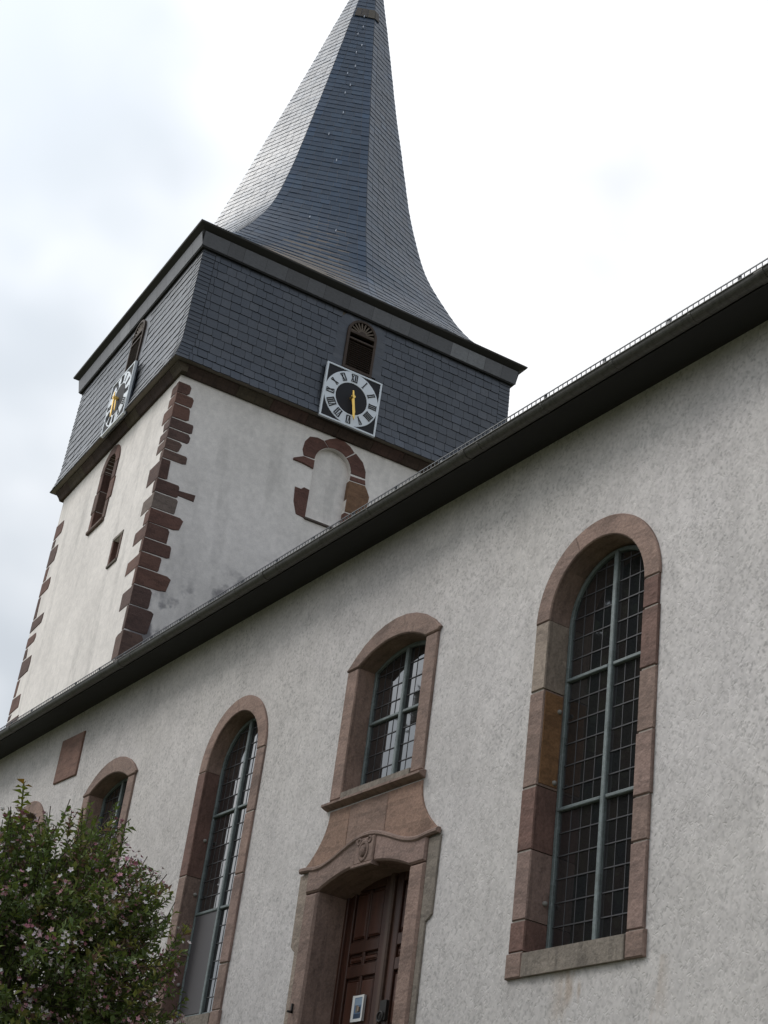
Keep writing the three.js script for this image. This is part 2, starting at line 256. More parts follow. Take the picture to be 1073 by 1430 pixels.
function archedWindow(cx, label, jl, cl, jr, cr, archJ, individual, blank, zf = -0.15) {
  const w = group('arched_window', nave); w.userData.label = label;
  const rr = rng(Math.round(-cx * 77)), F = 0.016, Bk = -0.34, gap = 0.004;
  const jx = () => (rr() - 0.5) * 0.012;
  for (const [js, cs, sd] of [[jl, cl, -1], [jr, cr, 1]]) for (let k = 0; k + 1 < js.length; k++) {
    const a = cx + sd * WIN.half, b = cx + sd * (WIN.ohalf + jx()), y0 = js[k] + gap, y1 = js[k + 1] - gap;
    mesh('jamb_stone', prism(rect(Math.min(a, b), Math.max(a, b), y0, y1), F + rr() * 0.006, Bk, 0.008), sm(cs[k]), w);
  }
  const sl = jl[jl.length - 1];
  for (let k = 0; k + 1 < archJ.length; k++) { const [a0, a1] = [archJ[k][0] - (k ? 0.4 : 0), archJ[k + 1][0] + 0.4 * (k + 2 < archJ.length ? 1 : 0)]; const n = 22; mesh('arch_stone', prism([...arc(cx, sl, WIN.ohalf, a0, a1, n), ...arc(cx, sl, WIN.half, a1, a0, n)], F + 0.002 + rr() * 0.004, Bk, 0.008), sm(archJ[k][1]), w); }
  mesh('mortar', prism(archedOutline(cx, WIN.ohalf - 0.014, WIN.sillB + 0.02, WIN.spring, 24), F - 0.006, Bk + 0.02, 0, [archedOutline(cx, WIN.half + 0.016, WIN.y0 - 0.03, WIN.spring, 40).reverse()]), mMortar, w);
  // sill: sloping top towards the glass
  { const p = [[0.03, WIN.sillB], [0.03, WIN.y0 - 0.015], [-0.155, WIN.y0 + 0.03], [-0.34, WIN.y0 + 0.03], [-0.34, WIN.sillB]].map(([z, y]) => [-z, y]); const g = prism(p, cx + WIN.half - 0.002, cx - WIN.half + 0.002, 0.004); g.rotateY(Math.PI / 2); mesh('sill', g, sm('sill'), w); }
  for (const sd of [-1, 1]) { const a = cx + sd * (WIN.half + 0.003), b = cx + sd * (WIN.ohalf + 0.01); mesh('sill_end', prism(rect(Math.min(a, b), Math.max(a, b), WIN.sillB, WIN.y0 - gap), 0.028, -0.3, 0.008), sm('mid'), w); }
  const h = WIN.half - 0.006, fo = archedOutline(cx, h, WIN.y0 + 0.025, WIN.spring, 24), fi = archedOutline(cx, h - 0.03, WIN.y0 + 0.055, WIN.spring, 24);
  mesh('frame', prism(fo, zf, zf - 0.06, 0.004, [fi.slice().reverse()]), mFrame, w);
  mesh('mullion', prism([[cx - 0.02, WIN.y0 + 0.03], [cx + 0.02, WIN.y0 + 0.03], [cx + 0.02, WIN.spring + h - 0.02], [cx - 0.02, WIN.spring + h - 0.02]], zf + 0.01, zf - 0.05, 0.006), mFrame, w);
  for (const y of [4.87, 5.78]) { for (const [a, b] of [[cx - h + 0.02, cx - 0.026], [cx + 0.026, cx + h - 0.02]]) mesh('transom', prism(rect(a, b, y - 0.013, y + 0.013), zf + 0.006, zf - 0.05, 0.005), mFrame, w); }
  const cols = []; for (let k = 0; k <= 4; k++) { cols.push(cx - h + 0.042 + (h - 0.066) * k / 4); } for (let k = 0; k <= 4; k++) cols.push(cx + 0.024 + (h - 0.066) * k / 4);
  const rows = []; for (let y = 3.98 - 0.03; y < 6.7; y += 0.1525) rows.push(y);
  const clip = archedOutline(cx, h - 0.035, WIN.y0 + 0.055, WIN.spring, 24);
  glazing(w, clip, cols, rows, zf - 0.022, individual);
  if (blank) mesh('infill_panel', prism(rect(cx - h + 0.04, cx - 0.026, WIN.y0 + 0.06, 4.857), zf - 0.004, zf - 0.014, 0.003), plain(0.085, 0.08, 0.085, 0.6), w);
  for (const y of [4.25, 5.05, 5.55]) { const g = new THREE.SphereGeometry(0.017, 10, 8); g.scale(1.3, 1, 1); g.translate(cx - WIN.half + 0.006, y, zf + 0.03); mesh('fixing', g, plain(0.28, 0.27, 0.25, 0.8), w); }
  return w;
}
archedWindow(-7.26, 'tall round-arched leaded window in a blotched sandstone frame right of the door', [3.92, 4.12, 4.57, 5.0, 5.68, 6.19], ['red', 'pink', 'red', 'mid', 'pale'], [3.92, 4.44, 4.72, 5.13, 5.55, 5.97, 6.19], ['pink', 'mid', 'pink', 'mid', 'dark', 'red'], [[0, 'arch'], [114, 'mid'], [180]], true, false);
archedWindow(-12.26, 'tall round-arched window with a grey infill panel between the door and the shrub', [3.92, 4.5, 5.2, 6.19], ['dark', 'mid', 'red'], [3.92, 4.3, 5.05, 5.6, 6.19], ['mid', 'pink', 'arch', 'mid'], [[0, 'arch'], [92, 'arch'], [180]], false, true, -0.128);
archedWindow(-17.3, 'round-arched window mostly hidden behind the flowering shrub', [3.92, 4.9, 6.19], ['mid', 'dark'], [3.92, 4.6, 6.19], ['mid', 'pink'], [[0, 'arch'], [90, 'mid'], [180]], false, false);
{ // iron-stained reveal stone of the big window: an orange facing slab on the left jamb
  const g = prism([[0.0, 5.02], [0.15, 5.02], [0.15, 5.665], [0.0, 5.665]], 0.004, -0.02, 0.002); g.rotateY(Math.PI / 2); g.translate(-7.26 - WIN.half + 0.002, 0, 0.004);
  mesh('iron_stained_reveal', g, stoneMat(112, 84, 58, 0.5), nave.children.find(c => c.name === 'arched_window'));
}
function smallWindow(cx, label, individual, sillLabel) {
  const w = group('segmental_window', nave); w.userData.label = label;
  const F = 0.02, Bk = -0.34, n = 10;
  for (const sd of [-1, 1]) {
    const a = cx + sd * SMALL.half, b = cx + sd * SMALL.ohalf;
    mesh('jamb_stone', prism(rect(Math.min(a, b), Math.max(a, b), SMALL.y0 + 0.003, SMALL.spring - 0.003), F, Bk, 0.01), sm(sd < 0 ? 'arch' : 'mid'), w);
  }
  const inn = segArc(cx - SMALL.half, SMALL.spring, cx + SMALL.half, SMALL.spring, SMALL.rise, n).reverse(), out = segArc(cx - SMALL.ohalf - 0.01, SMALL.spring, cx + SMALL.ohalf + 0.025, SMALL.spring + 0.03, SMALL.orise, n);
  mesh('lintel_stone', prism([...out, [cx + SMALL.ohalf, SMALL.spring], ...inn, [cx - SMALL.ohalf - 0.005, SMALL.spring - 0.002]], F + 0.008, Bk, 0.01), sm('mid'), w);
  { const p = [[0.024, SMALL.y0 - 0.035], [0.024, SMALL.y0 + 0.045], [-0.13, SMALL.y0 + 0.1], [-0.34, SMALL.y0 + 0.1], [-0.34, SMALL.y0 - 0.035]].map(([z, y]) => [-z, y]); const g = prism(p, cx + SMALL.half - 0.003, cx - SMALL.half + 0.003, 0.003); g.rotateY(Math.PI / 2); mesh('sill', g, sm('sill'), w); }
  { const p = [[0, SMALL.y0 - 0.07], [0.03, SMALL.y0 - 0.062], [0.065, SMALL.y0 - 0.046], [0.065, SMALL.y0 - 0.028], [0.026, SMALL.y0 - 0.008], [0, SMALL.y0 - 0.006]].map(([z, y]) => [-z, y]); const g = prism(p, cx + SMALL.ohalf + 0.03, cx - SMALL.ohalf - 0.04, 0.004); g.rotateY(Math.PI / 2); mesh('sill_moulding', g, sm('mid'), w); }
  const zf = -0.14, h = SMALL.half - 0.006, fo = smallOutline(cx, h, SMALL.y0 + 0.1, SMALL.spring, SMALL.rise), fi = smallOutline(cx, h - 0.03, SMALL.y0 + 0.13, SMALL.spring - 0.01, SMALL.rise - 0.025);
  mesh('frame', prism(fo, zf, zf - 0.06, 0.004, [fi.slice().reverse()]), mFrame, w);
  mesh('mullion', prism(rect(cx - 0.02, cx + 0.02, SMALL.y0 + 0.1, SMALL.spring + SMALL.rise - 0.03), zf + 0.012, zf - 0.05, 0.006), mFrame, w);
  for (const [a, b] of [[cx - h + 0.02, cx - 0.026], [cx + 0.026, cx + h - 0.02]]) mesh('transom', prism(rect(a, b, 6.056, 6.082), zf + 0.006, zf - 0.05, 0.005), mFrame, w);
  const cols = []; for (let k = 0; k <= 4; k++) cols.push(cx - h + 0.042 + (h - 0.066) * k / 4); for (let k = 0; k <= 4; k++) cols.push(cx + 0.024 + (h - 0.066) * k / 4);
  const rows = []; for (let y = 6.069 - 4 * 0.138; y < 6.75; y += 0.138) rows.push(y);
  glazing(w, smallOutline(cx, h - 0.035, SMALL.y0 + 0.13, SMALL.spring, SMALL.rise - 0.03), cols, rows, zf - 0.022, individual);
  return w;
}
smallWindow(-9.735, 'segmental-arched leaded window above the carved door surround', true);
smallWindow(-15.03, 'segmental-arched window half hidden by the flowering shrub', false);
userData(mesh('leaded_pane', merge(restPanes), glassMats[0], nave), { kind: 'stuff' });
mesh('wall_plaque', prism([[-16.72, 6.90], [-16.08, 6.88], [-16.09, 7.41], [-16.72, 7.43]], 0.02, -0.05, 0.008), stoneMat(108, 84, 75, 0.5), nave);

// door with its carved surround
const portal = group('door', nave); portal.userData.label = 'dark brown panelled double door in an eared sandstone surround';
{
  const cx = DCX, Bk = -0.45, yS = 4.69, X = x => cx + x;
  const inL = X(-0.615), inR = X(0.615);
  const jm = [['arch', 2.45, 3.5], ['mid', 3.5, 4.69]];
  for (const [c, y0, y1] of jm) {
    mesh('jamb_stone', prism(rect(X(-0.80), inL, y0 + 0.003, y1 - 0.003), 0.03, Bk, 0.018), sm(c), portal);
    mesh('jamb_stone', prism(rect(inR, X(0.80), y0 + 0.003, y1 - 0.003), 0.03, Bk, 0.018), sm(c === 'arch' ? 'pink' : 'arch'), portal);
  }
  for (const sd of [-1, 1]) { // outer bands with ears
    const P = [[0.802, 2.45], [0.868, 2.45], [0.868, 4.255], [0.905, 4.275], [0.935, 4.30], [0.945, 4.86], [0.802, 4.86]].map(([x, y]) => [X(sd * x), y]); if (sd < 0) P.reverse();
    mesh('ear_stone', prism(P, 0.014, -0.1, 0.006), sm(sd < 0 ? 'pale' : 'sill'), portal);
  }
  const top = []; for (let k = 0; k <= 32; k++) { const t = -1 + 2 * k / 32, a = Math.abs(t); top.push([X(t * 0.935), 4.885 + 0.155 * (a < 0.74 ? 0.5 + 0.5 * Math.cos(Math.PI * a / 0.74) : 0) + (a > 0.74 ? 0.02 * Math.sin((a - 0.74) / 0.26 * Math.PI / 2) : 0)]); }
  const inner = segArc(inL, yS, inR, yS, 0.115, 20);
  const kx = 0.125, cut = (pts, x0, x1) => pts.filter(([x]) => x >= x0 - 1e-6 && x <= x1 + 1e-6);
  const interp = (pts, x) => { for (let i = 0; i + 1 < pts.length; i++) if (x >= pts[i][0] && x <= pts[i + 1][0]) { const t = (x - pts[i][0]) / (pts[i + 1][0] - pts[i][0]); return pts[i][1] + t * (pts[i + 1][1] - pts[i][1]); } return pts[0][1]; };
  { const x1 = X(-kx - 0.003), T = cut(top, X(-0.80), x1), I = cut(inner, inL, x1); mesh('lintel_stone', prism([[X(-0.80), yS + 0.003], ...I, [x1, interp(inner, x1)], [x1, interp(top, x1)], ...T.slice().reverse(), [X(-0.80), interp(top, X(-0.8))]], 0.034, Bk, 0.014), sm('mid'), portal); }
  { const x0 = X(kx + 0.003), T = cut(top, x0, X(0.80)), I = cut(inner, x0, inR); mesh('lintel_stone', prism([[x0, interp(inner, x0)], ...I, [X(0.80), yS + 0.003], [X(0.80), interp(top, X(0.8))], ...T.slice().reverse(), [x0, interp(top, x0)]], 0.034, Bk, 0.014), sm('pink'), portal); }
  const low = top.map(([x, y]) => [x, y - 0.034]);
  mesh('lintel_moulding', prism([...low, ...top.slice().reverse().map(([x, y]) => [x, y + 0.008])], 0.047, 0.0, 0.012), sm('mid'), portal);
  { // keystone with a carved cartouche
    const parts = [prism([[X(-kx), 4.80], [X(kx), 4.80], [X(kx + 0.012), 5.0], [X(-kx - 0.012), 5.0]], 0.046, Bk, 0.01), prism(rect(X(-kx - 0.02), X(kx + 0.02), 4.772, 4.802), 0.056, -0.02, 0.008)];
    const t1 = new THREE.TorusGeometry(0.06, 0.014, 8, 24); t1.scale(0.95, 1.15, 0.6); t1.translate(X(0), 4.895, 0.046); parts.push(t1);
    for (const sd of [-1, 1]) { const t2 = new THREE.TorusGeometry(0.022, 0.008, 8, 16); t2.translate(X(sd * 0.07), 4.972, 0.046); parts.push(t2); }
    const s = new THREE.SphereGeometry(0.04, 14, 10); s.scale(0.9, 1.15, 0.5); s.translate(X(0), 4.893, 0.05); parts.push(s);
    mesh('keystone', merge(parts), sm('mid'), portal);
  }
  { // apron between lintel and upper window, concave sides
    const side = sd => { const o = []; for (let k = 0; k <= 8; k++) { const t = k / 8; o.push([X(sd * (0.63 + 0.30 * Math.pow(t, 2.2))), 5.325 - 0.43 * t]); } return o; };
    const L = side(-1), Rr = side(1);
    const xs = [-0.66, -0.33, 0.1, 0.46, 0.66], cl = ['pink', 'arch', 'mid', 'arch'];
    const full = [...L, ...Rr.slice().reverse()];
    const xb = [-1, -0.33, 0.2, 1];
    for (let k = 0; k < 3; k++) { const a = X(xb[k]) + 0.002, b = X(xb[k + 1]) - 0.002; const P = full.filter(([x]) => x >= a && x <= b); let poly; if (k === 0) poly = [...L, [b, 4.9], [b, 5.325]]; else if (k === 2) poly = [[a, 5.325], [a, 4.9], ...Rr.slice().reverse()]; else poly = [[a, 4.92], [b, 4.92], [b, 5.325], [a, 5.325]]; mesh('apron_stone', prism(poly, 0.012 + 0.002 * k, -0.15, 0.005), stoneMat(...[[119, 98, 86], [113, 95, 86], [122, 100, 88]][k], 0.48), portal); }
  }
  // leaves
  const zd = -0.27, ly0 = 2.45;
  mesh('door_backing', box(inL - 0.05, inR + 0.05, ly0, 4.9, zd - 0.1, zd - 0.065), mDoor, portal);
  for (const [a, b, nm] of [[inL + 0.01, X(-0.035), 0], [X(0.035), inR - 0.01, 1]]) {
    const lf = mesh('door_leaf', prism(rect(a, b, ly0, 4.86), zd - 0.02, zd - 0.06, 0.004), mDoor, portal);
    const w = b - a, st = 0.085;
    for (const [x0, x1] of [[a, a + st], [b - st, b]]) mesh('stile', prism(rect(x0 + 0.001, x1 - 0.001, ly0 + 0.01, 4.85), zd + 0.006, zd - 0.021, 0.006), mDoor, portal);
    const rails = [2.5, 3.05, 3.62, 4.12, 4.30, 4.78];
    for (const y of rails) mesh('rail', prism(rect(a + st + 0.001, b - st - 0.001, y - 0.045, y + 0.045), zd + 0.004, zd - 0.021, 0.006), mDoor, portal);
    for (let k = 0; k + 1 < rails.length; k++) { const y0 = rails[k] + 0.07, y1 = rails[k + 1] - 0.07; if (y1 - y0 < 0.03) continue; for (const [x0, x1] of [[a + st + 0.02, (a + b) / 2 - 0.02], [(a + b) / 2 + 0.02, b - st - 0.02]]) mesh('panel', prism(rect(x0, x1, y0, y1), zd - 0.002, zd - 0.021, 0.014), mDoorPanel, portal); }
    mesh('stile', prism(rect((a + b) / 2 - 0.018, (a + b) / 2 + 0.018, ly0 + 0.1, 4.73), zd + 0.002, zd - 0.021, 0.005), mDoor, portal);
  }
  mesh('meeting_strip', prism(rect(X(-0.03), X(0.03), ly0, 4.85), zd + 0.03, zd - 0.05, 0.012), mDoorStrip, portal);
  for (const [xa, xb] of [[inL - 0.02, inL + 0.03], [inR - 0.03, inR + 0.02]]) mesh('door_frame', prism(rect(xa, xb, ly0, 4.72), zd + 0.03, zd - 0.06, 0.005), mDoor, portal);
  mesh('lock_case', merge([box(X(0.04), X(0.12), 3.72, 3.86, zd + 0.006, zd + 0.03), (() => { const g = new THREE.TorusGeometry(0.035, 0.008, 8, 18); g.translate(X(0.08), 3.74, zd + 0.045); return g; })()]), mIron, portal);
  for (const y of [4.02, 3.4]) mesh('hinge', box(inR - 0.1, inR - 0.005, y - 0.025, y + 0.025, zd + 0.006, zd + 0.02), mIron, portal);
  mesh('jamb_hook', merge([box(X(-0.735), X(-0.722), 3.78, 3.85, 0.03, 0.045), box(X(-0.735), X(-0.722), 3.78, 3.795, 0.03, 0.075)]), mIron, portal);
  mesh('threshold', box(inL - 0.25, inR + 0.25, 2.3, 2.45, -0.4, 0.35), sm('sill'), portal);
  mesh('door_step', box(inL - 0.5, inR + 0.5, 2.0, 2.28, -0.0, 0.75), sm('pale'), portal);
}

// ---------------------------------------------------------------- tower
const TW = { x: -23.6, z: -5.328, t: 0.0686, am: 2.884, dl: 0.218 };
const tower = group('church_tower', scene); tower.position.set(TW.x, 0, TW.z); tower.rotation.y = -TW.t;
userData(tower, { label: 'rendered church tower with red quoins, slate belfry and flared slate spire', category: 'tower' });
const HX = TW.am, HZ = TW.am + TW.dl, YM = 15.6;
const toClock = g => { g.rotateY(Math.PI / 2); return g; };            // outline drawn in (s = -z, y), facing +x
// openings
const blindIn = [[-0.44, 13.9], [0.27, 13.9], [0.275, 15.0], ...arc(-0.085, 15.02, 0.36, 0, 180, 14).slice(1, -1), [-0.445, 15.0]];
const sideIn = cx => [[cx - 0.27, 13.92], [cx + 0.27, 13.92], [cx + 0.27, 15.1], ...arc(cx, 15.1, 0.27, 0, 180, 12).slice(1, -1), [cx - 0.27, 15.1]];
const SWX = -0.1, SLX = 1.42;
mesh('wall', toClock(prism(rect(-HZ, HZ, 2, YM + 0.03), HX, HX - 0.6, 0, [blindIn])), matTowerClock, tower);
mesh('wall', prism(rect(-HX + 0.6, HX - 0.601, 2, YM + 0.03), HZ - 0.001, HZ - 0.6, 0, [sideIn(SWX), rect(SLX - 0.16, SLX + 0.16, 12.6, 13.06)].map(h => h)).translate(0, 0, 0), matTowerSide, tower);
// the side wall must reach both corners: short returns left of the opening wall
mesh('wall', merge([box(-HX, -HX + 0.6, 2, YM, -HZ + 0.001, HZ - 0.001), box(-HX + 0.6, HX - 0.6, 2, YM, -HZ + 0.001, -HZ + 0.6)]), matTowerSide, tower);
mesh('blind_infill', toClock(prism([[-0.5, 13.8], [0.33, 13.8], [0.33, 15.45], [-0.5, 15.45]], HX - 0.10, HX - 0.2, 0)), matTowerClock, tower);
const QC = [[88, 65, 58], [95, 69, 61], [80, 60, 54], [92, 74, 67], [84, 66, 61], [98, 72, 63]];
const qm = (k, n) => stoneMat(...QC[((k % QC.length) + QC.length) % QC.length], n || 0.66);
{ // near-corner quoins: [top, bottom, reach on clock side, reach on side wall, taper]
  const Q = [[15.46, 15.27, 2.88, 2.6, 0], [15.25, 15.06, 2.79, 2.58, 0], [15.03, 14.78, 2.81, 2.46, 0], [14.75, 14.58, 2.70, 2.6, 0], [14.55, 14.38, 2.72, 2.52, 0], [14.35, 14.17, 2.85, 2.52, 0.03], [14.14, 13.99, 2.70, 2.75, 0.05], [13.96, 13.61, 2.95, 2.36, 0], [13.58, 13.36, 2.72, 2.74, 0], [13.33, 13.06, 2.70, 2.42, 0], [13.03, 12.79, 2.57, 2.66, 0.06], [12.77, 12.52, 2.72, 2.36, 0], [12.49, 12.27, 2.64, 2.80, 0.03], [12.24, 12.0, 2.76, 2.32, 0], [11.97, 11.69, 2.58, 2.84, 0.1], [11.66, 11.34, 2.80, 2.43, 0], [11.31, 10.92, 2.72, 2.8, 0.05], [10.88, 10.45, 2.77, 2.6, 0], [10.42, 10.0, 2.6, 2.7, 0], [9.97, 9.5, 2.78, 2.4, 0]];
  const r = rng(5);
  Q.forEach(([y1, y0, ec, es, tp], k) => {
    y1 += 0.007; y0 -= 0.007; const P = 0.009 + 0.005 * r(), s0 = -(HZ + P), s1 = -ec, j = () => (r() - 0.5) * 0.05, rd = 0.012 + 0.028 * r();
    const pts = [[s0, y0], [s1 - rd - tp + j(), y0 + Math.abs(j()) * 0.4], [s1 + j() * 0.4, y0 + rd + 0.01], [s1 + tp * 0.4 + j() * 0.5, y1 - rd - 0.01], [s1 - rd, y1], [s0, y1]];
    const gs = [toClock(prism(pts, HX + P, HX - 0.1, 0.006))];
    if (k === 8) gs.push(toClock(prism([[s1 - 0.06, 13.41], [-2.43, 13.40], [-2.42, 13.53], [s1 - 0.06, 13.5]], HX + P - 0.004, HX - 0.05, 0.008)));
    const x0 = es, x1 = HX - 0.03;
    gs.push(prism([[x0 + j() * 0.6, y0 + 0.01], [x1, y0 + 0.004], [x1, y1 - 0.004], [x0 + rd + j(), y1 - 0.008], [x0 - 0.01 + j() * 0.5, y1 - rd]], HZ + P - 0.004, HZ - 0.05, 0.006));
    mesh('quoin', merge(gs), k === 9 ? stoneMat(96, 86, 80, 0.55) : qm(k * 5 + (k >> 1)), tower);
  });
  // far corner of the side wall
  const F = [[15.0, 14.68, -2.45], [14.47, 14.08, -2.44], [13.75, 13.45, -2.37], [12.95, 12.7, -2.24], [12.6, 12.38, -2.4], [12.12, 11.75, -2.33], [11.37, 11.05, -2.4], [10.9, 10.5, -2.2], [10.45, 10.1, -2.45]];
  F.forEach(([y1, y0, e], k) => { const P = 0.01, j = () => (r() - 0.5) * 0.08; mesh('quoin', merge([prism([[-HX - P, y0], [e + j(), y0 + 0.02], [e + 0.02, (y0 + y1) / 2], [e + j(), y1 - 0.02], [-HX - P, y1]], HZ + P, HZ - 0.1, 0.012)]), qm(k * 3 + 1), tower); if (k + 1 < F.length) { const g0 = F[k + 1][0] + 0.02, g1 = y0 - 0.02; if (g1 - g0 > 0.1) mesh('quoin', prism([[-HX - P, g0], [-2.72 + j(), g0], [-2.70 + j(), g1], [-HX - P, g1]], HZ + P - 0.003, HZ - 0.1, 0.012), qm(k * 3 + 2), tower); } });
}
{ // blind arch on the clock side
  const a = group('blind_arch', tower); a.userData.label = 'walled-up round arch with broken red sandstone surround under the clock';
  const T = (pts, c, f = 0.012) => mesh('surround_stone', toClock(prism(pts, HX + f, HX - 0.16, 0.010)), c, a), ccw = p => area(p) < 0 ? p.slice().reverse() : p;
  const A = (a0, a1) => arc(-0.085, 15.02, 0.362, a0, a1, 8), dk = stoneMat(100, 71, 63, 0.66), dk2 = stoneMat(92, 65, 58, 0.66), br = stoneMat(112, 86, 66, 0.64);
  T(ccw([...A(178, 112), [-0.33, 15.46], [-0.46, 15.47], [-0.60, 15.43], [-0.68, 15.3], [-0.70, 15.13], [-0.66, 15.02]]), dk2);
  T(ccw([...A(111, 52), [0.29, 15.46], [0.19, 15.55], [0.05, 15.61], [-0.10, 15.60], [-0.22, 15.54], [-0.32, 15.46]]), dk);
  T(ccw([...A(50, 2), [0.57, 15.04], [0.56, 15.18], [0.48, 15.34], [0.32, 15.46]]), dk2);
  T(ccw([[0.277, 14.99], [0.575, 15.01], [0.59, 14.92], [0.275, 14.9]]), dk);
  T(ccw([[0.274, 14.885], [0.588, 14.905], [0.64, 14.83], [0.70, 14.72], [0.68, 14.5], [0.66, 14.3], [0.272, 14.27]]), br);
  T(ccw([[0.271, 14.25], [0.65, 14.28], [0.66, 13.9], [0.270, 13.9]]), dk);
  T(ccw([[-0.446, 15.0], [-0.66, 15.0], [-0.84, 14.90], [-0.84, 14.86], [-0.66, 14.86], [-0.446, 14.83]]), dk, 0.03);
  T(ccw([[-0.442, 14.42], [-0.55, 14.43], [-0.60, 14.38], [-0.72, 14.38], [-0.70, 14.1], [-0.62, 13.88], [-0.46, 13.86], [-0.442, 13.9]]), dk2);
  mesh('sill_ledge', toClock(prism([[-0.46, 13.845], [0.3, 13.845], [0.3, 13.885], [-0.46, 13.885]], HX + 0.035, HX - 0.16, 0.006)), stoneMat(70, 62, 58, 0.5), a);
}
{ // arched opening on the side wall
  const w = group('belfry_opening', tower), ccw = p => area(p) < 0 ? p.slice().reverse() : p;
  const Pz = 0.02; let c = SWX;
  for (const [a0, a1, k] of [[0, 62, 1], [63, 118, 2], [119, 180, 3]]) mesh('surround_stone', prism(ccw([...arc(c, 15.1, 0.268, a0, a1, 8), ...arc(c, 15.1, 0.46, a1, a0, 8)]), HZ + Pz, HZ - 0.35, 0.01), qm(k), w);
  for (const sd of [-1, 1]) for (const [y0, y1, o, k] of [[13.92, 14.3, 0.42, 2], [14.31, 14.72, 0.5, 4], [14.73, 15.095, 0.45, 1]]) mesh('surround_stone', prism(rect(Math.min(c + sd * 0.268, c + sd * o), Math.max(c + sd * 0.268, c + sd * o), y0, y1), HZ + Pz, HZ - 0.35, 0.01), qm(k + sd), w);
  mesh('sill', prism(rect(c - 0.4, c + 0.4, 13.85, 13.915), HZ + 0.05, HZ - 0.35, 0.01), stoneMat(80, 66, 60, 0.5), w);
  for (let k = 0; k < 9; k++) { const g = new THREE.BoxGeometry(0.53, 0.016, 0.16); g.rotateX(0.6); g.translate(c, 14.02 + k * 0.15, HZ - 0.28); mesh('slat', g, mLouver, w); }
  const sl = group('slit_window', tower);
  for (const sd of [-1, 1]) mesh('surround_stone', prism(rect(Math.min(SLX + sd * 0.155, SLX + sd * 0.24), Math.max(SLX + sd * 0.155, SLX + sd * 0.24), 12.6, 13.06), HZ + 0.012, HZ - 0.38, 0.008), qm(2 + sd), sl);
  mesh('surround_stone', prism(rect(SLX - 0.24, SLX + 0.24, 13.063, 13.13), HZ + 0.014, HZ - 0.38, 0.008), stoneMat(98, 92, 84, 0.55), sl);
  mesh('sill', prism(rect(SLX - 0.22, SLX + 0.22, 12.55, 12.597), HZ + 0.03, HZ - 0.38, 0.008), stoneMat(90, 84, 78, 0.55), sl);
}
{ // sandstone cornice under the slates, in blocks
  const c = group('stone_cornice', tower), r = rng(12), prof = [[HX - 0.05, YM + 0.005], [HX + 0.05, YM + 0.005], [HX + 0.09, YM + 0.07], [HX + 0.15, YM + 0.13], [HX + 0.15, YM + 0.19], [HX - 0.05, YM + 0.19]];
  const pp = prof.map(([o, y]) => [o - HX, y]);
  const cm = [[66, 53, 46], [74, 56, 50], [60, 48, 43], [72, 64, 52]].map(q => stoneMat(...q, 0.66));
  const run = (len, place) => { let s = -len; while (s < len - 0.01) { let e = Math.min(len, s + 0.5 + 0.5 * r()); if (len - e < 0.3) e = len; const g = prism(pp.map(([o, y]) => [-o, y]), e - 0.003, s + 0.003, 0.004); g.rotateY(Math.PI / 2); place(g); mesh('cornice_stone', g, cm[Math.floor(r() * 4)], c); s = e; } };
  // profile extruded along +x (after rotateY: outline -o -> z = o): faces +z
  run(HX + 0.148, g => g.translate(0, 0, HZ));
  run(HZ - 0.002, g => { g.rotateY(Math.PI / 2); g.translate(HX, 0, 0); });
  run(HX + 0.148, g => { g.rotateY(Math.PI); g.translate(0, 0, -HZ); });
  run(HZ - 0.002, g => { g.rotateY(-Math.PI / 2); g.translate(-HX, 0, 0); });
}
// belfry
const belfry = group('belfry', tower);
const Y0 = 15.775, Y1 = 18.14;
const bo = y => 3.02 + 0.03 * (Y1 - y) / (Y1 - Y0) + 0.085 * Math.pow(Math.max(0, 1 - (y - Y0) / 0.55), 2);   // bell-cast foot
{ // boarding under the slates, open behind the two louvers
  const prof = [[2.9, Y0 - 0.005]]; for (let k = 0; k <= 8; k++) { const y = Y0 + (16.85 - Y0) * k / 8; prof.push([bo(y) - 0.012, y]); } mesh('boarding', ringLoft(prof, TW.dl), deckMat, belfry);
  const hole = c => [[c - 0.28, 16.97], [c + 0.28, 16.97], ...arc(c, 17.76, 0.28, 0, 180, 16)], o = 3.006;
  mesh('boarding', toClock(prism(rect(-o - TW.dl, o + TW.dl, 16.83, 18.4), o, o - 0.04, 0, [hole(0)])), deckMat, belfry);
  mesh('boarding', prism(rect(-o + 0.041, o - 0.041, 16.83, 18.4), o + TW.dl - 0.002, o + TW.dl - 0.04, 0, [hole(0.3)]), deckMat, belfry);
  mesh('boarding', merge([box(-o, -o + 0.04, 16.83, 18.4, -o - TW.dl + 0.002, o + TW.dl - 0.002), box(-o + 0.041, o - 0.041, 16.83, 18.4, -o - TW.dl + 0.002, -o - TW.dl + 0.04)]), deckMat, belfry);
}
const LZ = 0.0, LVH = 0.30, LVS = 17.76, LV0 = 17.0;                  // clock-side louver: half width, spring, foot
const slR = rng(99), V3 = (x, y, z) => new THREE.Vector3(x, y, z);
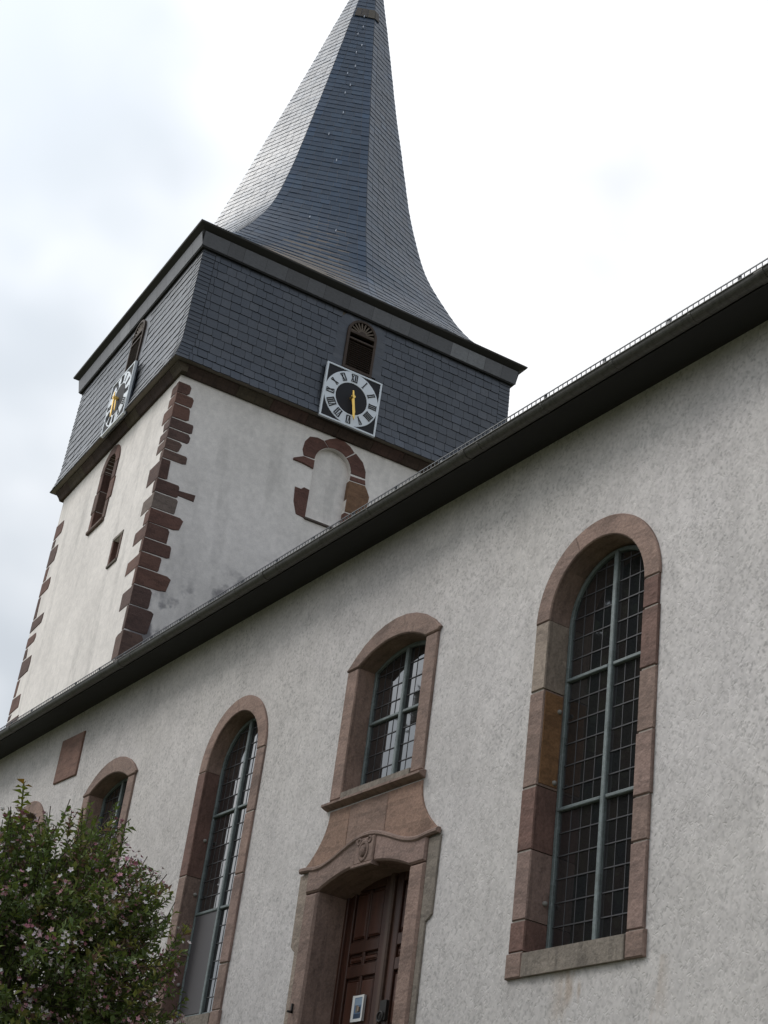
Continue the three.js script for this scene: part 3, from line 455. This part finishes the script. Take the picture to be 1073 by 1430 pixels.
function slateHex(B, bl, br, tl, tr, n, th, col) {
  const f = (p, k) => p.clone().addScaledVector(n, k), a = f(bl, th), b = f(br, th), c = f(tr, th * 0.35), d = f(tl, th * 0.35);
  // lower edge cut round at one corner
  const w = a.distanceTo(b), k1 = Math.min(0.22, 0.032 / Math.max(w, 0.02)), e1 = a.clone().lerp(b, 1 - k1), e2 = b.clone().lerp(c, 0.22), e3 = a.clone().lerp(b, 1 - k1 * 0.3).lerp(b.clone().lerp(c, 0.07), 0.75);
  B.quad(a, e1, c, d, col); B.quad(e1, e3, e2, c, col); const g0 = n.clone().multiplyScalar(-th - 0.008), dn = p => p.clone().add(g0);
  B.quad(dn(a), dn(e1), e1, a, col); B.quad(dn(e1), dn(e3), e3, e1, col); B.quad(dn(e3), dn(e2), e2, e3, col); B.quad(f(bl, -0.01), a, d, f(tl, -0.01), col); B.quad(e2, dn(e2), f(tr, -0.01), c, col);
}
const tone = (b = 1) => { const c = SL[Math.floor(slR() * SL.length)], k = 0.8 + 0.35 * slR() + (slR() < 0.025 ? 0.5 : 0); return [c[0] * k * (2 - b), c[1] * k, c[2] * k * b]; };
const restB = new TriBuf();
{
  const CH = 0.1695, SW = 0.19, cand = [];
  const inLouver = (c, s, y) => { const d = Math.abs(s - c); return d < LVH + 0.15 && y > LV0 - 0.1 && (y < LVS || Math.hypot(d, y - LVS) < LVH + 0.15); };
  for (const side of [0, 1, 2, 3]) {
    const half = side % 2 ? 3.02 : 3.02 + TW.dl;
    for (let k = 0; Y0 + k * CH < Y1 - 0.02; k++) {
      const y0 = Y0 + k * CH, y1 = Math.min(y0 + CH, Y1), o0 = bo(y0), o1 = bo(y1), h0 = half + o0 - 3.02, h1 = half + o1 - 3.02;
      let s = -h0 + 0.24, off = (k % 2 ? 0.5 : 0.12 + 0.2 * slR()) * SW; let first = true;
      // border strip of finer slates along both corners
      for (const sd of [-1, 1]) for (const q of [0, 1]) { const ya = y0 + q * CH / 2, yb = Math.min(ya + CH / 2, Y1); if (yb <= ya) continue; const oa = bo(ya), ob = bo(yb), ha = half + oa - 3.02, hb = half + ob - 3.02; const e = sd < 0 ? [-ha, -h0 + 0.235] : [h0 - 0.235, ha], e2 = sd < 0 ? [-hb, -h0 + 0.235] : [h0 - 0.235, hb], sk = sd * 0.03; cand.push({ border: true, side, y0: ya, y1: yb, o0: oa, o1: ob, s0: e[0], s1: e[1], t0: e2[0], t1: e2[1], sk }); }
      let end = h0 - 0.24;
      while (s < end - 0.005) { let e = first ? s + Math.max(0.07, off) : s + SW * (0.86 + 0.28 * slR()); first = false; if (end - e < 0.07) e = end; cand.push({ side, y0: y0 + (slR() - 0.5) * 0.012, y1, o0, o1, s0: s + 0.003, s1: e - 0.003, t0: s + 0.003, t1: e - 0.003 }); s = e; }
    }
  }
  const pt = (side, s, o, y) => side === 0 ? V3(o, y, -s) : side === 1 ? V3(s, y, o + TW.dl) : side === 2 ? V3(-o, y, s) : V3(-s, y, -o - TW.dl);
  const nrm = [V3(1, 0, 0), V3(0, 0, 1), V3(-1, 0, 0), V3(0, 0, -1)];
  const list = cand.filter(c => !((c.side === 0 && inLouver(-LZ, (c.s0 + c.s1) / 2, (c.y0 + c.y1) / 2)) || (c.side === 1 && inLouver(0.3, (c.s0 + c.s1) / 2, (c.y0 + c.y1) / 2))));
  const ind = list.filter(c => c.side === 0 && !c.border).sort((a, b) => (a.s0 - 0.25 * a.y0) - (b.s0 - 0.25 * b.y0)).slice(0, 290); const isInd = new Set(ind);
  for (const c of list) {
    const th = (c.border ? 0.010 : 0.012) + 0.006 * slR();
    const T = isInd.has(c) ? new TriBuf() : restB, col = isInd.has(c) ? null : tone(), sk = c.border ? 0 : 0;
    slateHex(T, pt(c.side, c.s0, c.o0, c.y0), pt(c.side, c.s1, c.o0, c.y0 + (slR() - 0.5) * 0.008), pt(c.side, c.t0, c.o1, c.y1), pt(c.side, c.t1, c.o1, c.y1), nrm[c.side], th, col);
    if (isInd.has(c)) mesh('slate', T.geo(), slateMats[Math.floor(slR() * slateMats.length)], belfry);
  }
}
{ // hood of small slates round each louver opening
  const ringS = (place) => {
    const pts = []; for (let y = LV0 - 0.1; y < LVS; y += 0.09) pts.push([-1, y]); const loops = [];
    const path = []; for (let y = LV0 - 0.08; y <= LVS; y += 0.085) path.push([-LVH, y, -1, 0]); for (let a = 180; a >= 0; a -= 11.25) path.push([LVH * Math.cos(a * Math.PI / 180), LVS + LVH * Math.sin(a * Math.PI / 180), Math.cos(a * Math.PI / 180), Math.sin(a * Math.PI / 180)]); for (let y = LVS; y >= LV0 - 0.08; y -= 0.085) path.push([LVH, y, 1, 0]);
    for (let k = 0; k + 1 < path.length; k++) { const [x0, y0, a0, b0] = path[k], [x1, y1, a1, b1] = path[k + 1], w = 0.2; const P = (x, y, a, b, d, o) => place(x + a * d, Math.min(y + b * d, 18.135), o); const col = tone(); const q = 0.004;
      const A = P(x0, y0, a0, b0, 0, 0.016), Bp = P(x1, y1, a1, b1, 0, 0.016), Cc = P(x1, y1, a1, b1, w, 0.012), D = P(x0, y0, a0, b0, w, 0.012); restB.quad(A, D, Cc, Bp, col); restB.quad(P(x0, y0, a0, b0, 0, -0.06), A, Bp, P(x1, y1, a1, b1, 0, -0.06), col); }
  };
  ringS((s, y, o) => V3(bo(Math.max(y, Y0)) + o, y, -s - 0 + LZ));
  ringS((s, y, o) => V3(s + 0.3, y, bo(Math.max(y, Y0)) + TW.dl + o));
}
userData(mesh('slate_cladding', restB.geo(), slateVC, belfry), { kind: 'stuff' });
function louver(place) { // drawn facing +z at the origin of the wall face, then placed
  const g = group('louver_window', tower);
  const M = (n, geo, m) => { place(geo); return mesh(n, geo, m, g); };
  const out = [[-LVH, LV0 - 0.05], [LVH, LV0 - 0.05], ...arc(0, LVS, LVH, 0, 180, 20)], inn = [[-LVH + 0.05, LV0], [LVH - 0.05, LV0], ...arc(0, LVS, LVH - 0.05, 0, 180, 20)];
  M('frame', prism(out, 0.05, -0.03, 0.005, [inn.reverse()]), mLouver);
  M('impost_rail', prism(rect(-LVH + 0.045, LVH - 0.045, LVS - 0.04, LVS + 0.01), 0.055, -0.02, 0.005), mLouver);
  M('impost_rail', prism(rect(-LVH + 0.045, LVH - 0.045, LVS - 0.17, LVS - 0.13), 0.05, -0.02, 0.005), mLouver);
  for (let k = 0; k < 10; k++) { const a = (9 + k * 18) * Math.PI / 180, b = box(0.05, LVH - 0.045, -0.013, 0.013, 0.0, 0.035); b.rotateZ(a); b.translate(0, LVS, 0); M('fan_ray', b, plain(0.12, 0.09, 0.065, 0.75)); }
  { const h = prism([...arc(0, LVS, 0.07, 0, 180, 10)], 0.05, -0.02, 0.004); M('fan_hub', h, mLouver); }
  for (let k = 0; k < 13; k++) { const b = new THREE.BoxGeometry(2 * LVH - 0.1, 0.012, 0.07); b.rotateX(0.7); b.translate(0, LV0 + 0.03 + k * 0.043, 0.015); M('slat', b, mLouver); }
}
louver(g => { g.rotateY(Math.PI / 2); g.translate(3.03, 0, LZ); });
louver(g => { g.translate(0.3, 0, 3.03 + TW.dl); });
// eaves cornice
{
  const ev = group('eaves', tower), D = TW.dl, r = rng(44);
  mesh('cornice_boarding', ringLoft([[3.0, 18.12], [3.075, 18.12], [3.085, 18.15], [3.075, 18.17], [3.135, 18.42], [3.06, 18.42]], D), mSoffit, ev);
  mesh('soffit', ringLoft([[2.9, 18.425], [3.10, 18.435], [3.235, 18.50], [3.245, 18.53], [3.19, 18.56]], D), plain(0.05, 0.046, 0.043, 0.8), ev);
  const run = (half, place) => { let s = -half; while (s < half - 0.01) { let e = Math.min(half, s + 0.28 + 0.25 * r()); if (half - e < 0.18) e = half; const B = new TriBuf(); const P = (s, o, y) => place(s, o, y); const k = 0.012; const A = P(s + 0.002, 3.08 + k, 18.145), Bq = P(e - 0.002, 3.08 + k, 18.145), C = P(e - 0.002, 3.135 + k, 18.405), Dq = P(s + 0.002, 3.135 + k, 18.405); B.quad(A, Bq, C, Dq); B.quad(P(s + 0.002, 3.07, 18.145), P(e - 0.002, 3.07, 18.145), Bq, A); const c = r(); mesh('fascia_plate', B.geo(), fasciaMats[c < 0.5 ? 0 : c < 0.72 ? 1 : c < 0.92 ? 2 : 3], ev); s = e; } };
  const fasciaMats = [[0.11, 0.11, 0.118], [0.15, 0.15, 0.158], [0.085, 0.083, 0.088], [0.26, 0.265, 0.275]].map(c => new THREE.MeshPhysicalMaterial({ ...slateOpt, roughness: 0.5, color: new THREE.Color().setRGB(...c) }));
  run(3.1 + D, (s, o, y) => V3(o, y, -s)); run(3.1, (s, o, y) => V3(s, y, o + D)); run(3.1 + D, (s, o, y) => V3(-o, y, s)); run(3.1, (s, o, y) => V3(-s, y, -o - D));
}
// spire: octagon with arrises over the corners and the middles of the sides, bell-cast foot, slight lean
const spire = group('spire', tower);
{
  const RC = [[18.545, 4.52], [18.9, 3.82], [19.3, 3.36], [19.96, 2.91], [20.75, 2.47], [21.56, 2.17], [22.39, 1.91], [23.23, 1.70], [24.1, 1.49], [24.99, 1.27], [25.91, 1.06], [26.86, 0.85], [27.83, 0.63], [28.73, 0.42], [30.5, 0.03]];
  const RM = [[18.545, 3.20], [18.9, 2.98], [19.3, 2.80], [19.96, 2.60], [20.75, 2.36], [21.56, 2.15], [22.39, 1.93], [23.23, 1.73], [24.1, 1.52], [24.99, 1.30], [25.91, 1.08], [26.86, 0.86], [27.83, 0.64], [28.73, 0.43], [30.5, 0.03]];
  const lk = (T, y) => { for (let i = 0; i + 1 < T.length; i++) if (y <= T[i + 1][0]) { // monotone cubic through the table
      const p = k => T[Math.max(0, Math.min(T.length - 1, k))], h = T[i + 1][0] - T[i][0], t = (y - T[i][0]) / h, m0 = i ? (T[i + 1][1] - p(i - 1)[1]) / (T[i + 1][0] - p(i - 1)[0]) : (T[1][1] - T[0][1]) / (T[1][0] - T[0][0]), m1 = (p(i + 2)[1] - T[i][1]) / (p(i + 2)[0] - T[i][0]);
      return (2 * t ** 3 - 3 * t ** 2 + 1) * T[i][1] + (t ** 3 - 2 * t ** 2 + t) * h * m0 + (-2 * t ** 3 + 3 * t ** 2) * T[i + 1][1] + (t ** 3 - t ** 2) * h * m1; } return T[T.length - 1][1]; };
  const arris = (k, y) => { // k = 0..7, even: side middles, odd: corners, angle from +x towards +z
    const a = k * Math.PI / 4, f = Math.max(0, 1 - (y - 18.545) / 3), ex = TW.dl * f * f;
    const R = k % 2 ? lk(RC, y) : lk(RM, y); const dx = R * Math.cos(a), dz = R * Math.sin(a), q = Math.abs(Math.sin(a)) > 0.1 ? Math.sign(Math.sin(a)) * ex : 0;
    const d = 0.018 * Math.max(0, y - 19.5); return V3(dx + 0.357 * d, y, dz + q - 0.937 * d); };
  const deck = new TriBuf(), B = new TriBuf(), CH = 0.155; let y = 18.55; const ys = [y];
  while (y < 30.3) { const slope = Math.hypot(1, (lk(RM, y + 0.05) - lk(RM, y)) / 0.05); y += CH / slope; ys.push(y); }
  for (let i = 0; i + 1 < ys.length; i++) for (let k = 0; k < 8; k++) {
    const m = (k + 1) % 8, a0 = arris(k, ys[i]), b0 = arris(m, ys[i]), a1 = arris(k, ys[i + 1]), b1 = arris(m, ys[i + 1]);
    deck.quad(b0, a0, a1, b1);
    const n = new THREE.Vector3().subVectors(a0, b0).cross(new THREE.Vector3().subVectors(b1, b0)).normalize();
    const W = a0.distanceTo(b0), N = Math.max(1, Math.round(W / 0.19)); let t = 0; const stops = [0];
    const bw = Math.min(0.5, 0.17 / Math.max(W, 0.01)); if (N >= 4) { stops.push(bw); const M = Math.max(1, Math.round((W - 0.34) / 0.19)); const sh = (slR() - 0.5) * 0.5 / M; for (let q = 1; q < M; q++) stops.push(bw + (1 - 2 * bw) * (q / M + sh + (slR() - 0.5) * 0.12 / M)); stops.push(1 - bw, 1); } else { for (let q = 1; q <= N; q++) stops.push(q / N); }
    for (let q = 0; q + 1 < stops.length; q++) { const t0 = stops[q], t1 = stops[q + 1], g = 0.0025 / Math.max(W, 0.05), L = (p, r, t) => p.clone().lerp(r, t); let c = tone(1.5).map(v => v * 0.9); if (N >= 4 && (q === 0 || q + 2 === stops.length)) c = c.map((v, z) => v * [1.05, 1.1, 1.15][z]); slateHex(B, L(b0, a0, t0 + g), L(b0, a0, t1 - g), L(b1, a1, t0 + g), L(b1, a1, t1 - g), n, 0.008 + 0.005 * slR(), c); }
  }
  mesh('boarding', deck.geo(), deckMat, spire);
  userData(mesh('slate_covering', B.geo(), slateVC, spire), { kind: 'stuff' });
  const apex = arris(0, 30.4); { const g = new THREE.LatheGeometry([[0.001, 0.9], [0.02, 0.85], [0.02, 0.5], [0.1, 0.42], [0.14, 0.3], [0.1, 0.18], [0.03, 0.12], [0.05, 0], [0.13, -0.45], [0.14, -0.47]].map(([x, yy]) => new THREE.Vector2(x, yy)).reverse(), 16); g.translate(apex.x - 0.03, 30.4, apex.z); mesh('finial', g, plain(0.2, 0.2, 0.21, 0.5, 0.6), spire); }
  // weathered sheet-metal band near the top
  const pm = [[0.13, 0.11, 0.088], [0.11, 0.095, 0.08], [0.15, 0.13, 0.10]].map(c => plain(...c, 0.7, 0.1, { map: withRepeat(grainTex, 3, 3) }));
  for (const k of [0, 7]) { const b0 = 27.80, b1 = 28.12, m = (k + 1) % 8; const P = (yy, t, o) => { const p = arris(m, yy).lerp(arris(k, yy), t), c = V3(0.357 * 0.018 * (yy - 19.5), yy, -0.937 * 0.018 * (yy - 19.5)), n = p.clone().sub(c); n.y = 0; n.normalize(); return p.addScaledVector(n, o); };
    const st = k === 0 ? [0.08, 0.36, 0.66, 1.0] : [0.0, 0.3]; for (let q = 0; q + 1 < st.length; q++) { const T = new TriBuf(), a = P(b0, st[q] + 0.01, 0.03), b = P(b0, st[q + 1] - 0.01, 0.03), c = P(b1, st[q + 1] - 0.01, 0.022), d = P(b1, st[q] + 0.01, 0.022); T.quad(a, b, c, d); T.quad(P(b0, st[q] + 0.01, 0), P(b0, st[q + 1] - 0.01, 0), b, a); mesh('metal_sheet', T.geo(), pm[(q + k) % 3], spire); } }
  // roof hooks on the near face
  const hm = plain(0.55, 0.56, 0.58, 0.4, 0.7), hr = rng(3);
  for (const [yy, t] of [[20.6, 0.42], [20.35, 0.7], [23.4, 0.35], [24.2, 0.5], [24.9, 0.45], [25.2, 0.52], [25.6, 0.4], [25.9, 0.55], [26.4, 0.5], [26.7, 0.62], [27.1, 0.42], [27.4, 0.55], [27.8, 0.5], [28.75, 0.5], [28.9, 0.4], [22.6, 0.55]]) { const p = arris(1, yy).lerp(arris(0, yy), t), q = arris(1, yy + 0.06).lerp(arris(0, yy + 0.06), t); const n = p.clone().setY(0).normalize(); const g = new THREE.BoxGeometry(0.014, 0.075, 0.014); const h = mesh('roof_hook', g, hm, spire); h.position.copy(p).addScaledVector(n, 0.028); h.lookAt(0, 0, 0); h.quaternion.setFromUnitVectors(V3(0, 1, 0), q.sub(p).normalize()); }
}

// ---------------------------------------------------------------- clocks (things hung on the belfry)
function buildClock() {
  const g = group('tower_clock', scene), white = plain(0.74, 0.78, 0.82, 0.45), black = plain(0.014, 0.014, 0.017, 0.8), gold = plain(0.95, 0.62, 0.16, 0.3, 0.85);
  const blue = plain(0.05, 0.06, 0.08, 0.6), H = 0.55;
  mesh('backplate', prism(rect(-H, H, -H, H), 0.02, -0.05, 0.004), black, g);
  mesh('rim', prism(rect(-H - 0.012, H + 0.012, -H - 0.012, H + 0.012), 0.034, -0.02, 0.004, [rect(-H + 0.022, H - 0.022, -H + 0.022, H - 0.022).reverse()]), white, g);
  mesh('side_casing', prism(rect(-H - 0.008, H + 0.008, -H - 0.008, H + 0.008), -0.022, -0.05, 0.002, [rect(-H + 0.02, H - 0.02, -H + 0.02, H - 0.02).reverse()]), blue, g);
  const N = 56, oc = arc(0, 0, 0.54, 0, 360, N).slice(0, -1), ic = arc(0, 0, 0.315, 0, 360, N).slice(0, -1).reverse();
  mesh('chapter_ring', prism(oc, 0.03, 0.0, 0.003, [ic]), white, g);
  mesh('dial_centre', prism(arc(0, 0, 0.30, 0, 360, N).slice(0, -1), 0.026, 0.0, 0.002), black, g);
  const nm = ['XII', 'I', 'II', 'III', 'IIII', 'V', 'VI', 'VII', 'VIII', 'IX', 'X', 'XI'], y0 = -0.075, y1 = 0.075;
  const bar = (xa, ya, xb, yb, w) => { const d = Math.hypot(xb - xa, yb - ya), q = box(-w / 2, w / 2, 0, d, 0.0, 0.006); q.rotateZ(-Math.atan2(xb - xa, yb - ya)); q.translate(xa, ya, 0.031); return q; };
  nm.forEach((s, k) => {
    const wd = { I: 0.036, V: 0.07, X: 0.07 }; let x = -[...s].reduce((a, c) => a + wd[c], 0) / 2; const gs = [];
    for (const c of s) { const w = wd[c]; if (c === 'I') gs.push(bar(x + w / 2, y0, x + w / 2, y1, 0.021)); if (c === 'V') { gs.push(bar(x + w / 2, y0, x + 0.012, y1, 0.021), bar(x + w / 2, y0, x + w - 0.012, y1, 0.011)); } if (c === 'X') { gs.push(bar(x + w - 0.012, y0, x + 0.012, y1, 0.021), bar(x + 0.012, y0, x + w - 0.012, y1, 0.011)); } x += w; }
    gs.push(bar(-wd.I * s.length * 0.5, y1, wd.I * s.length * 0.5, y1, 0.008), bar(-wd.I * s.length * 0.5, y0, wd.I * s.length * 0.5, y0, 0.008));
    gs.forEach((q, i) => q.translate(0, 0, i * 0.0007));
    const m = merge(gs); m.translate(0, 0.428, 0); m.rotateZ(-k * Math.PI / 6); mesh('numeral', m, black, g);
  });
  const hand = (len, tail, w, z, deg, nme) => { const q = prism([[-w * 0.55, -tail], [w * 0.55, -tail], [w, len * 0.55], [w * 0.8, len * 0.86], [0, len], [-w * 0.8, len * 0.86], [-w, len * 0.55]], z + 0.02, z, 0.006); q.rotateZ(-deg * Math.PI / 180); mesh(nme, q, gold, g); };
  hand(0.32, 0.05, 0.026, 0.06, 164, 'hour_hand'); hand(0.46, 0.13, 0.026, 0.10, 171, 'minute_hand');
  const hub = new THREE.CylinderGeometry(0.03, 0.035, 0.12, 16); hub.rotateX(Math.PI / 2); hub.translate(0, 0, 0.07); mesh('hub', hub, gold, g);
  return g;
}
const clockA = buildClock();
const place = (o, x, y, z, ry) => { const v = V3(x, y, z).applyAxisAngle(V3(0, 1, 0), -TW.t); o.position.set(TW.x + v.x, v.y, TW.z + v.z); o.rotation.y = -TW.t + ry; };
place(clockA, 3.125, 16.315, 0.06, Math.PI / 2);
userData(clockA, { label: 'square white-ringed church clock below the fan-topped louver facing the nave roof', category: 'clock', group: 'clocks on the tower belfry' });
const clockB = clockA.clone(); clockB.name = 'tower_clock_001'; scene.add(clockB); place(clockB, 0.3, 16.28, 3.125 + TW.dl, 0);
clockB.userData = { label: 'square white-ringed church clock above the narrow arched tower opening', category: 'clock', group: 'clocks on the tower belfry' };

// ---------------------------------------------------------------- notice on the door
{
  const c = document.createElement('canvas'); c.width = 128; c.height = 160; const x = c.getContext('2d');
  x.fillStyle = '#e6e6e4'; x.fillRect(0, 0, 128, 160); x.fillStyle = '#5f7794'; x.fillRect(24, 14, 84, 128); x.fillStyle = '#8fa2b6'; x.fillRect(28, 18, 76, 42); x.fillStyle = '#777168'; x.fillRect(40, 60, 22, 46); x.fillStyle = '#33302e'; x.fillRect(66, 72, 30, 34); x.fillStyle = '#a58f80'; x.fillRect(58, 66, 16, 30); x.fillStyle = '#33465e'; x.fillRect(24, 112, 84, 28);
  const t = new THREE.CanvasTexture(c); t.colorSpace = THREE.SRGBColorSpace;
  const nt = group('paper_notice', scene); nt.position.set(-9.985, 3.835, -0.255);
  const sheet = new THREE.PlaneGeometry(0.15, 0.19, 4, 4); { const p = sheet.attributes.position; for (let i = 0; i < p.count; i++) p.setZ(i, 0.004 + 0.006 * Math.pow(p.getX(i) / 0.075, 2)); sheet.computeVertexNormals(); }
  mesh('printed_sheet', sheet, new THREE.MeshStandardMaterial({ map: t, roughness: 0.7 }), nt);
  mesh('mount', box(-0.073, 0.073, -0.093, 0.093, -0.012, 0.002), plain(0.5, 0.5, 0.5, 0.8), nt);
  userData(nt, { label: 'small white paper notice with a bluish picture on the brown door', category: 'notice' });
}

// ---------------------------------------------------------------- shrub and tree
function leafQuad(B, p, dir, up, len, wid, col, fold = 0.25) {
  const s = new THREE.Vector3().crossVectors(dir, up).normalize(), n = new THREE.Vector3().crossVectors(s, dir).normalize();
  const tip = p.clone().addScaledVector(dir, len).addScaledVector(n, -len * 0.12), m = p.clone().addScaledVector(dir, len * 0.45), l = m.clone().addScaledVector(s, wid / 2).addScaledVector(n, wid * fold), r = m.clone().addScaledVector(s, -wid / 2).addScaledVector(n, wid * fold);
  const tri = (a, b, c) => { const nn = new THREE.Vector3().subVectors(b, a).cross(new THREE.Vector3().subVectors(c, a)).normalize(); for (const v of [a, b, c]) { B.p.push(v.x, v.y, v.z); B.n.push(nn.x, nn.y, nn.z); B.u.push(0, 0); B.c.push(...col); } };
  tri(p, r, m); tri(r, tip, m); tri(p, m, l); tri(m, tip, l);
}
function sphereDir(r) { const z = 2 * r() - 1, a = r() * 2 * Math.PI, q = Math.sqrt(1 - z * z); return V3(q * Math.cos(a), z, q * Math.sin(a)); }
{
  const sh = group('flowering_shrub', scene), base = V3(-9.57, 1.98, 2.48); sh.position.copy(base);
  userData(sh, { label: 'dense green shrub dotted with pink and white blossom beside the church wall', category: 'shrub' });
  const r = rng(2024), leaves = new TriBuf(), blo = new TriBuf(), stems = [], cen = V3(0, 1.42, 0.05), rad = V3(1.1, 1.15, 1.1);
  const G = [[0.13, 0.19, 0.034], [0.165, 0.225, 0.036], [0.10, 0.155, 0.034], [0.185, 0.235, 0.04], [0.135, 0.185, 0.042]], YG = [[0.26, 0.29, 0.05], [0.27, 0.26, 0.055], [0.26, 0.15, 0.10]];
  const PK = [[0.55, 0.29, 0.33], [0.62, 0.42, 0.44], [0.70, 0.60, 0.60], [0.38, 0.15, 0.19], [0.74, 0.68, 0.66]];
  for (let k = 0; k < 11; k++) { const d = sphereDir(r); d.y = Math.abs(d.y) + 0.5; d.normalize(); const e = d.clone().multiply(rad).multiplyScalar(0.75).add(V3(0, 0.9, 0)); stems.push(new THREE.TubeGeometry(new THREE.CatmullRomCurve3([V3((r() - 0.5) * 0.25, -0.2, (r() - 0.5) * 0.25), V3(e.x * 0.25, e.y * 0.5, e.z * 0.25), e]), 10, 0.018, 6, false)); }
  for (let k = 0; k < 1400; k++) {
    const d = sphereDir(r); if (d.y < -0.55) { k--; continue; }
    const q = 0.35 + 0.65 * Math.pow(r(), 0.45), lump = 0.82 + 0.34 * vnoise(d.x * 2.9 + 7, d.y * 2.9 + d.z * 2.3 + 3, 13);
    const tipP = d.clone().multiply(rad).multiplyScalar(q * lump + (r() < 0.12 ? 0.1 * r() : 0)).add(cen), out = d.clone().add(V3(0, 0.55, 0)).addScaledVector(sphereDir(r), 0.55).normalize();
    const L = 0.22 + 0.26 * r() + (r() < 0.1 ? 0.1 * r() : 0), start = tipP.clone().addScaledVector(out, -L), sag = V3(0, -0.10 * r(), 0), tipY = r() < 0.34;
    stems.push(new THREE.TubeGeometry(new THREE.LineCurve3(start, tipP), 1, 0.0035, 3, false));
    const n = Math.round(L / 0.03); let ax = sphereDir(r);
    for (let i = 0; i < n; i++) {
      const t = (i + 0.5) / n, p = start.clone().lerp(tipP, t).addScaledVector(sag, t * t); const side = new THREE.Vector3().crossVectors(out, ax).normalize(); if (i % 2) ax = side.clone();
      for (const sd of [-1, 1]) { const dir = side.clone().multiplyScalar(sd).addScaledVector(out, 0.55 + 0.4 * r()).addScaledVector(sphereDir(r), 0.35).normalize(); const c0 = (tipY && t > 0.6) ? YG[Math.floor(r() * 3)] : G[Math.floor(r() * 5)], f = 0.75 + 0.5 * r(); leafQuad(leaves, p, dir, V3(0, 1, 0).addScaledVector(sphereDir(r), 0.5), 0.04 + 0.04 * r() * r(), 0.02 + 0.018 * r(), c0.map(v => v * f)); }
    }
    if (r() < 0.36 && q > 0.55) { // blossom cluster: small five-petalled trumpets
      const m = 5 + Math.floor(r() * 9), tone = Math.floor(r() * 5);
      for (let i = 0; i < m; i++) { const p = start.clone().lerp(tipP, 0.55 + 0.5 * r()).addScaledVector(sphereDir(r), 0.045), f = out.clone().addScaledVector(sphereDir(r), 0.8).normalize(), s1 = new THREE.Vector3().crossVectors(f, V3(0.3, 1, 0.2)).normalize(), s2 = new THREE.Vector3().crossVectors(f, s1), cc = PK[(tone + (r() < 0.4 ? 1 : 0)) % 5]; const a0 = r() * 6.28, sz = 0.6 + 0.5 * r();
        for (let w = 0; w < 5; w++) { const a = a0 + w * 1.2566, e = s1.clone().multiplyScalar(Math.cos(a)).addScaledVector(s2, Math.sin(a)).addScaledVector(f, 0.75).normalize(); leafQuad(blo, p, e, f, 0.023 * sz, 0.016 * sz, cc.map(v => v * (0.85 + 0.2 * r())), 0.15); } }
    }
  }
  mesh('branches', merge(stems), plain(0.07, 0.05, 0.035, 0.9), sh);
  userData(mesh('foliage', leaves.geo(), new THREE.MeshPhysicalMaterial({ color: 0xffffff, vertexColors: true, roughness: 0.9, transmission: 0.35, thickness: 0, side: THREE.DoubleSide }), sh), { kind: 'stuff' });
  userData(mesh('blossom', blo.geo(), new THREE.MeshStandardMaterial({ color: 0xffffff, vertexColors: true, roughness: 0.8, side: THREE.DoubleSide }), sh), { kind: 'stuff' });
  // a fresh shoot with large lime leaves above the shrub
  const shoot = new TriBuf(); const tip = V3(-0.09, 2.64, 0.26), st0 = V3(-0.02, 2.1, 0.2);
  for (let i = 0; i < 26; i++) { const t = 0.35 + 0.65 * i / 25, p = st0.clone().lerp(tip, t), a = i * 2.4, dir = V3(Math.cos(a), 0.25, Math.sin(a)).normalize(); leafQuad(shoot, p, dir, V3(0, 1, 0).addScaledVector(sphereDir(r), 0.3), 0.06 + 0.02 * r(), 0.05, i > 22 ? [0.50, 0.28, 0.05] : [0.27 + 0.08 * r(), 0.36, 0.04]); }
  mesh('young_shoot', shoot.geo(), new THREE.MeshStandardMaterial({ color: 0xffffff, vertexColors: true, roughness: 0.55, side: THREE.DoubleSide }), sh);
  mesh('shoot_stem', new THREE.TubeGeometry(new THREE.LineCurve3(st0, tip), 2, 0.006, 5, false), plain(0.10, 0.11, 0.04, 0.8), sh);
}
function broadTree(x, z, gy, h, rx, seed, label) { // stands across the churchyard, mirrored in the window panes
  const t = group('broad_tree', scene); t.position.set(x, gy, z); userData(t, { label, category: 'tree', group: 'trees across the churchyard' });
  const r = rng(seed), limbs = [], B = new TriBuf(), top = h * 0.45;
  const trunk = new THREE.CylinderGeometry(0.16, 0.3, top + 0.4, 10); trunk.translate(0, top / 2, 0); mesh('trunk', trunk, plain(0.09, 0.07, 0.05, 0.95), t);
  const clumps = []; for (let k = 0; k < 60; k++) { const d = sphereDir(r), q = 0.45 + 0.55 * r(); clumps.push(V3(d.x * rx * q, h * 0.60 + d.y * h * 0.38 * q, d.z * rx * q)); }
  clumps.slice(0, 14).forEach(c => limbs.push(new THREE.TubeGeometry(new THREE.CatmullRomCurve3([V3(0, top * 0.8, 0), c.clone().multiplyScalar(0.5).add(V3(0, top * 0.45, 0)), c]), 8, 0.06, 6, false)));
  mesh('limbs', merge(limbs), plain(0.09, 0.07, 0.05, 0.95), t);
  for (const c of clumps) for (let k = 0; k < 420; k++) { const d = sphereDir(r), p = c.clone().addScaledVector(d, 0.95 * Math.cbrt(r())); const f = 0.7 + 0.6 * r(); leafQuad(B, p, sphereDir(r), V3(0, 1, 0), 0.22 + 0.12 * r(), 0.17, [0.05 * f, 0.075 * f, 0.022 * f]); }
  userData(mesh('crown', B.geo(), new THREE.MeshStandardMaterial({ color: 0xffffff, vertexColors: true, roughness: 0.7, side: THREE.DoubleSide }), t), { kind: 'stuff' });
}
broadTree(-16.8, 8.8, 0, 15.5, 3.1, 61, 'tall dark green broadleaf tree standing across the churchyard behind the shrub');
broadTree(-6.5, 13.5, 0, 12, 4.2, 62, 'rounded green broadleaf tree standing farther out on the churchyard lawn');

renderer.render(scene, camera);
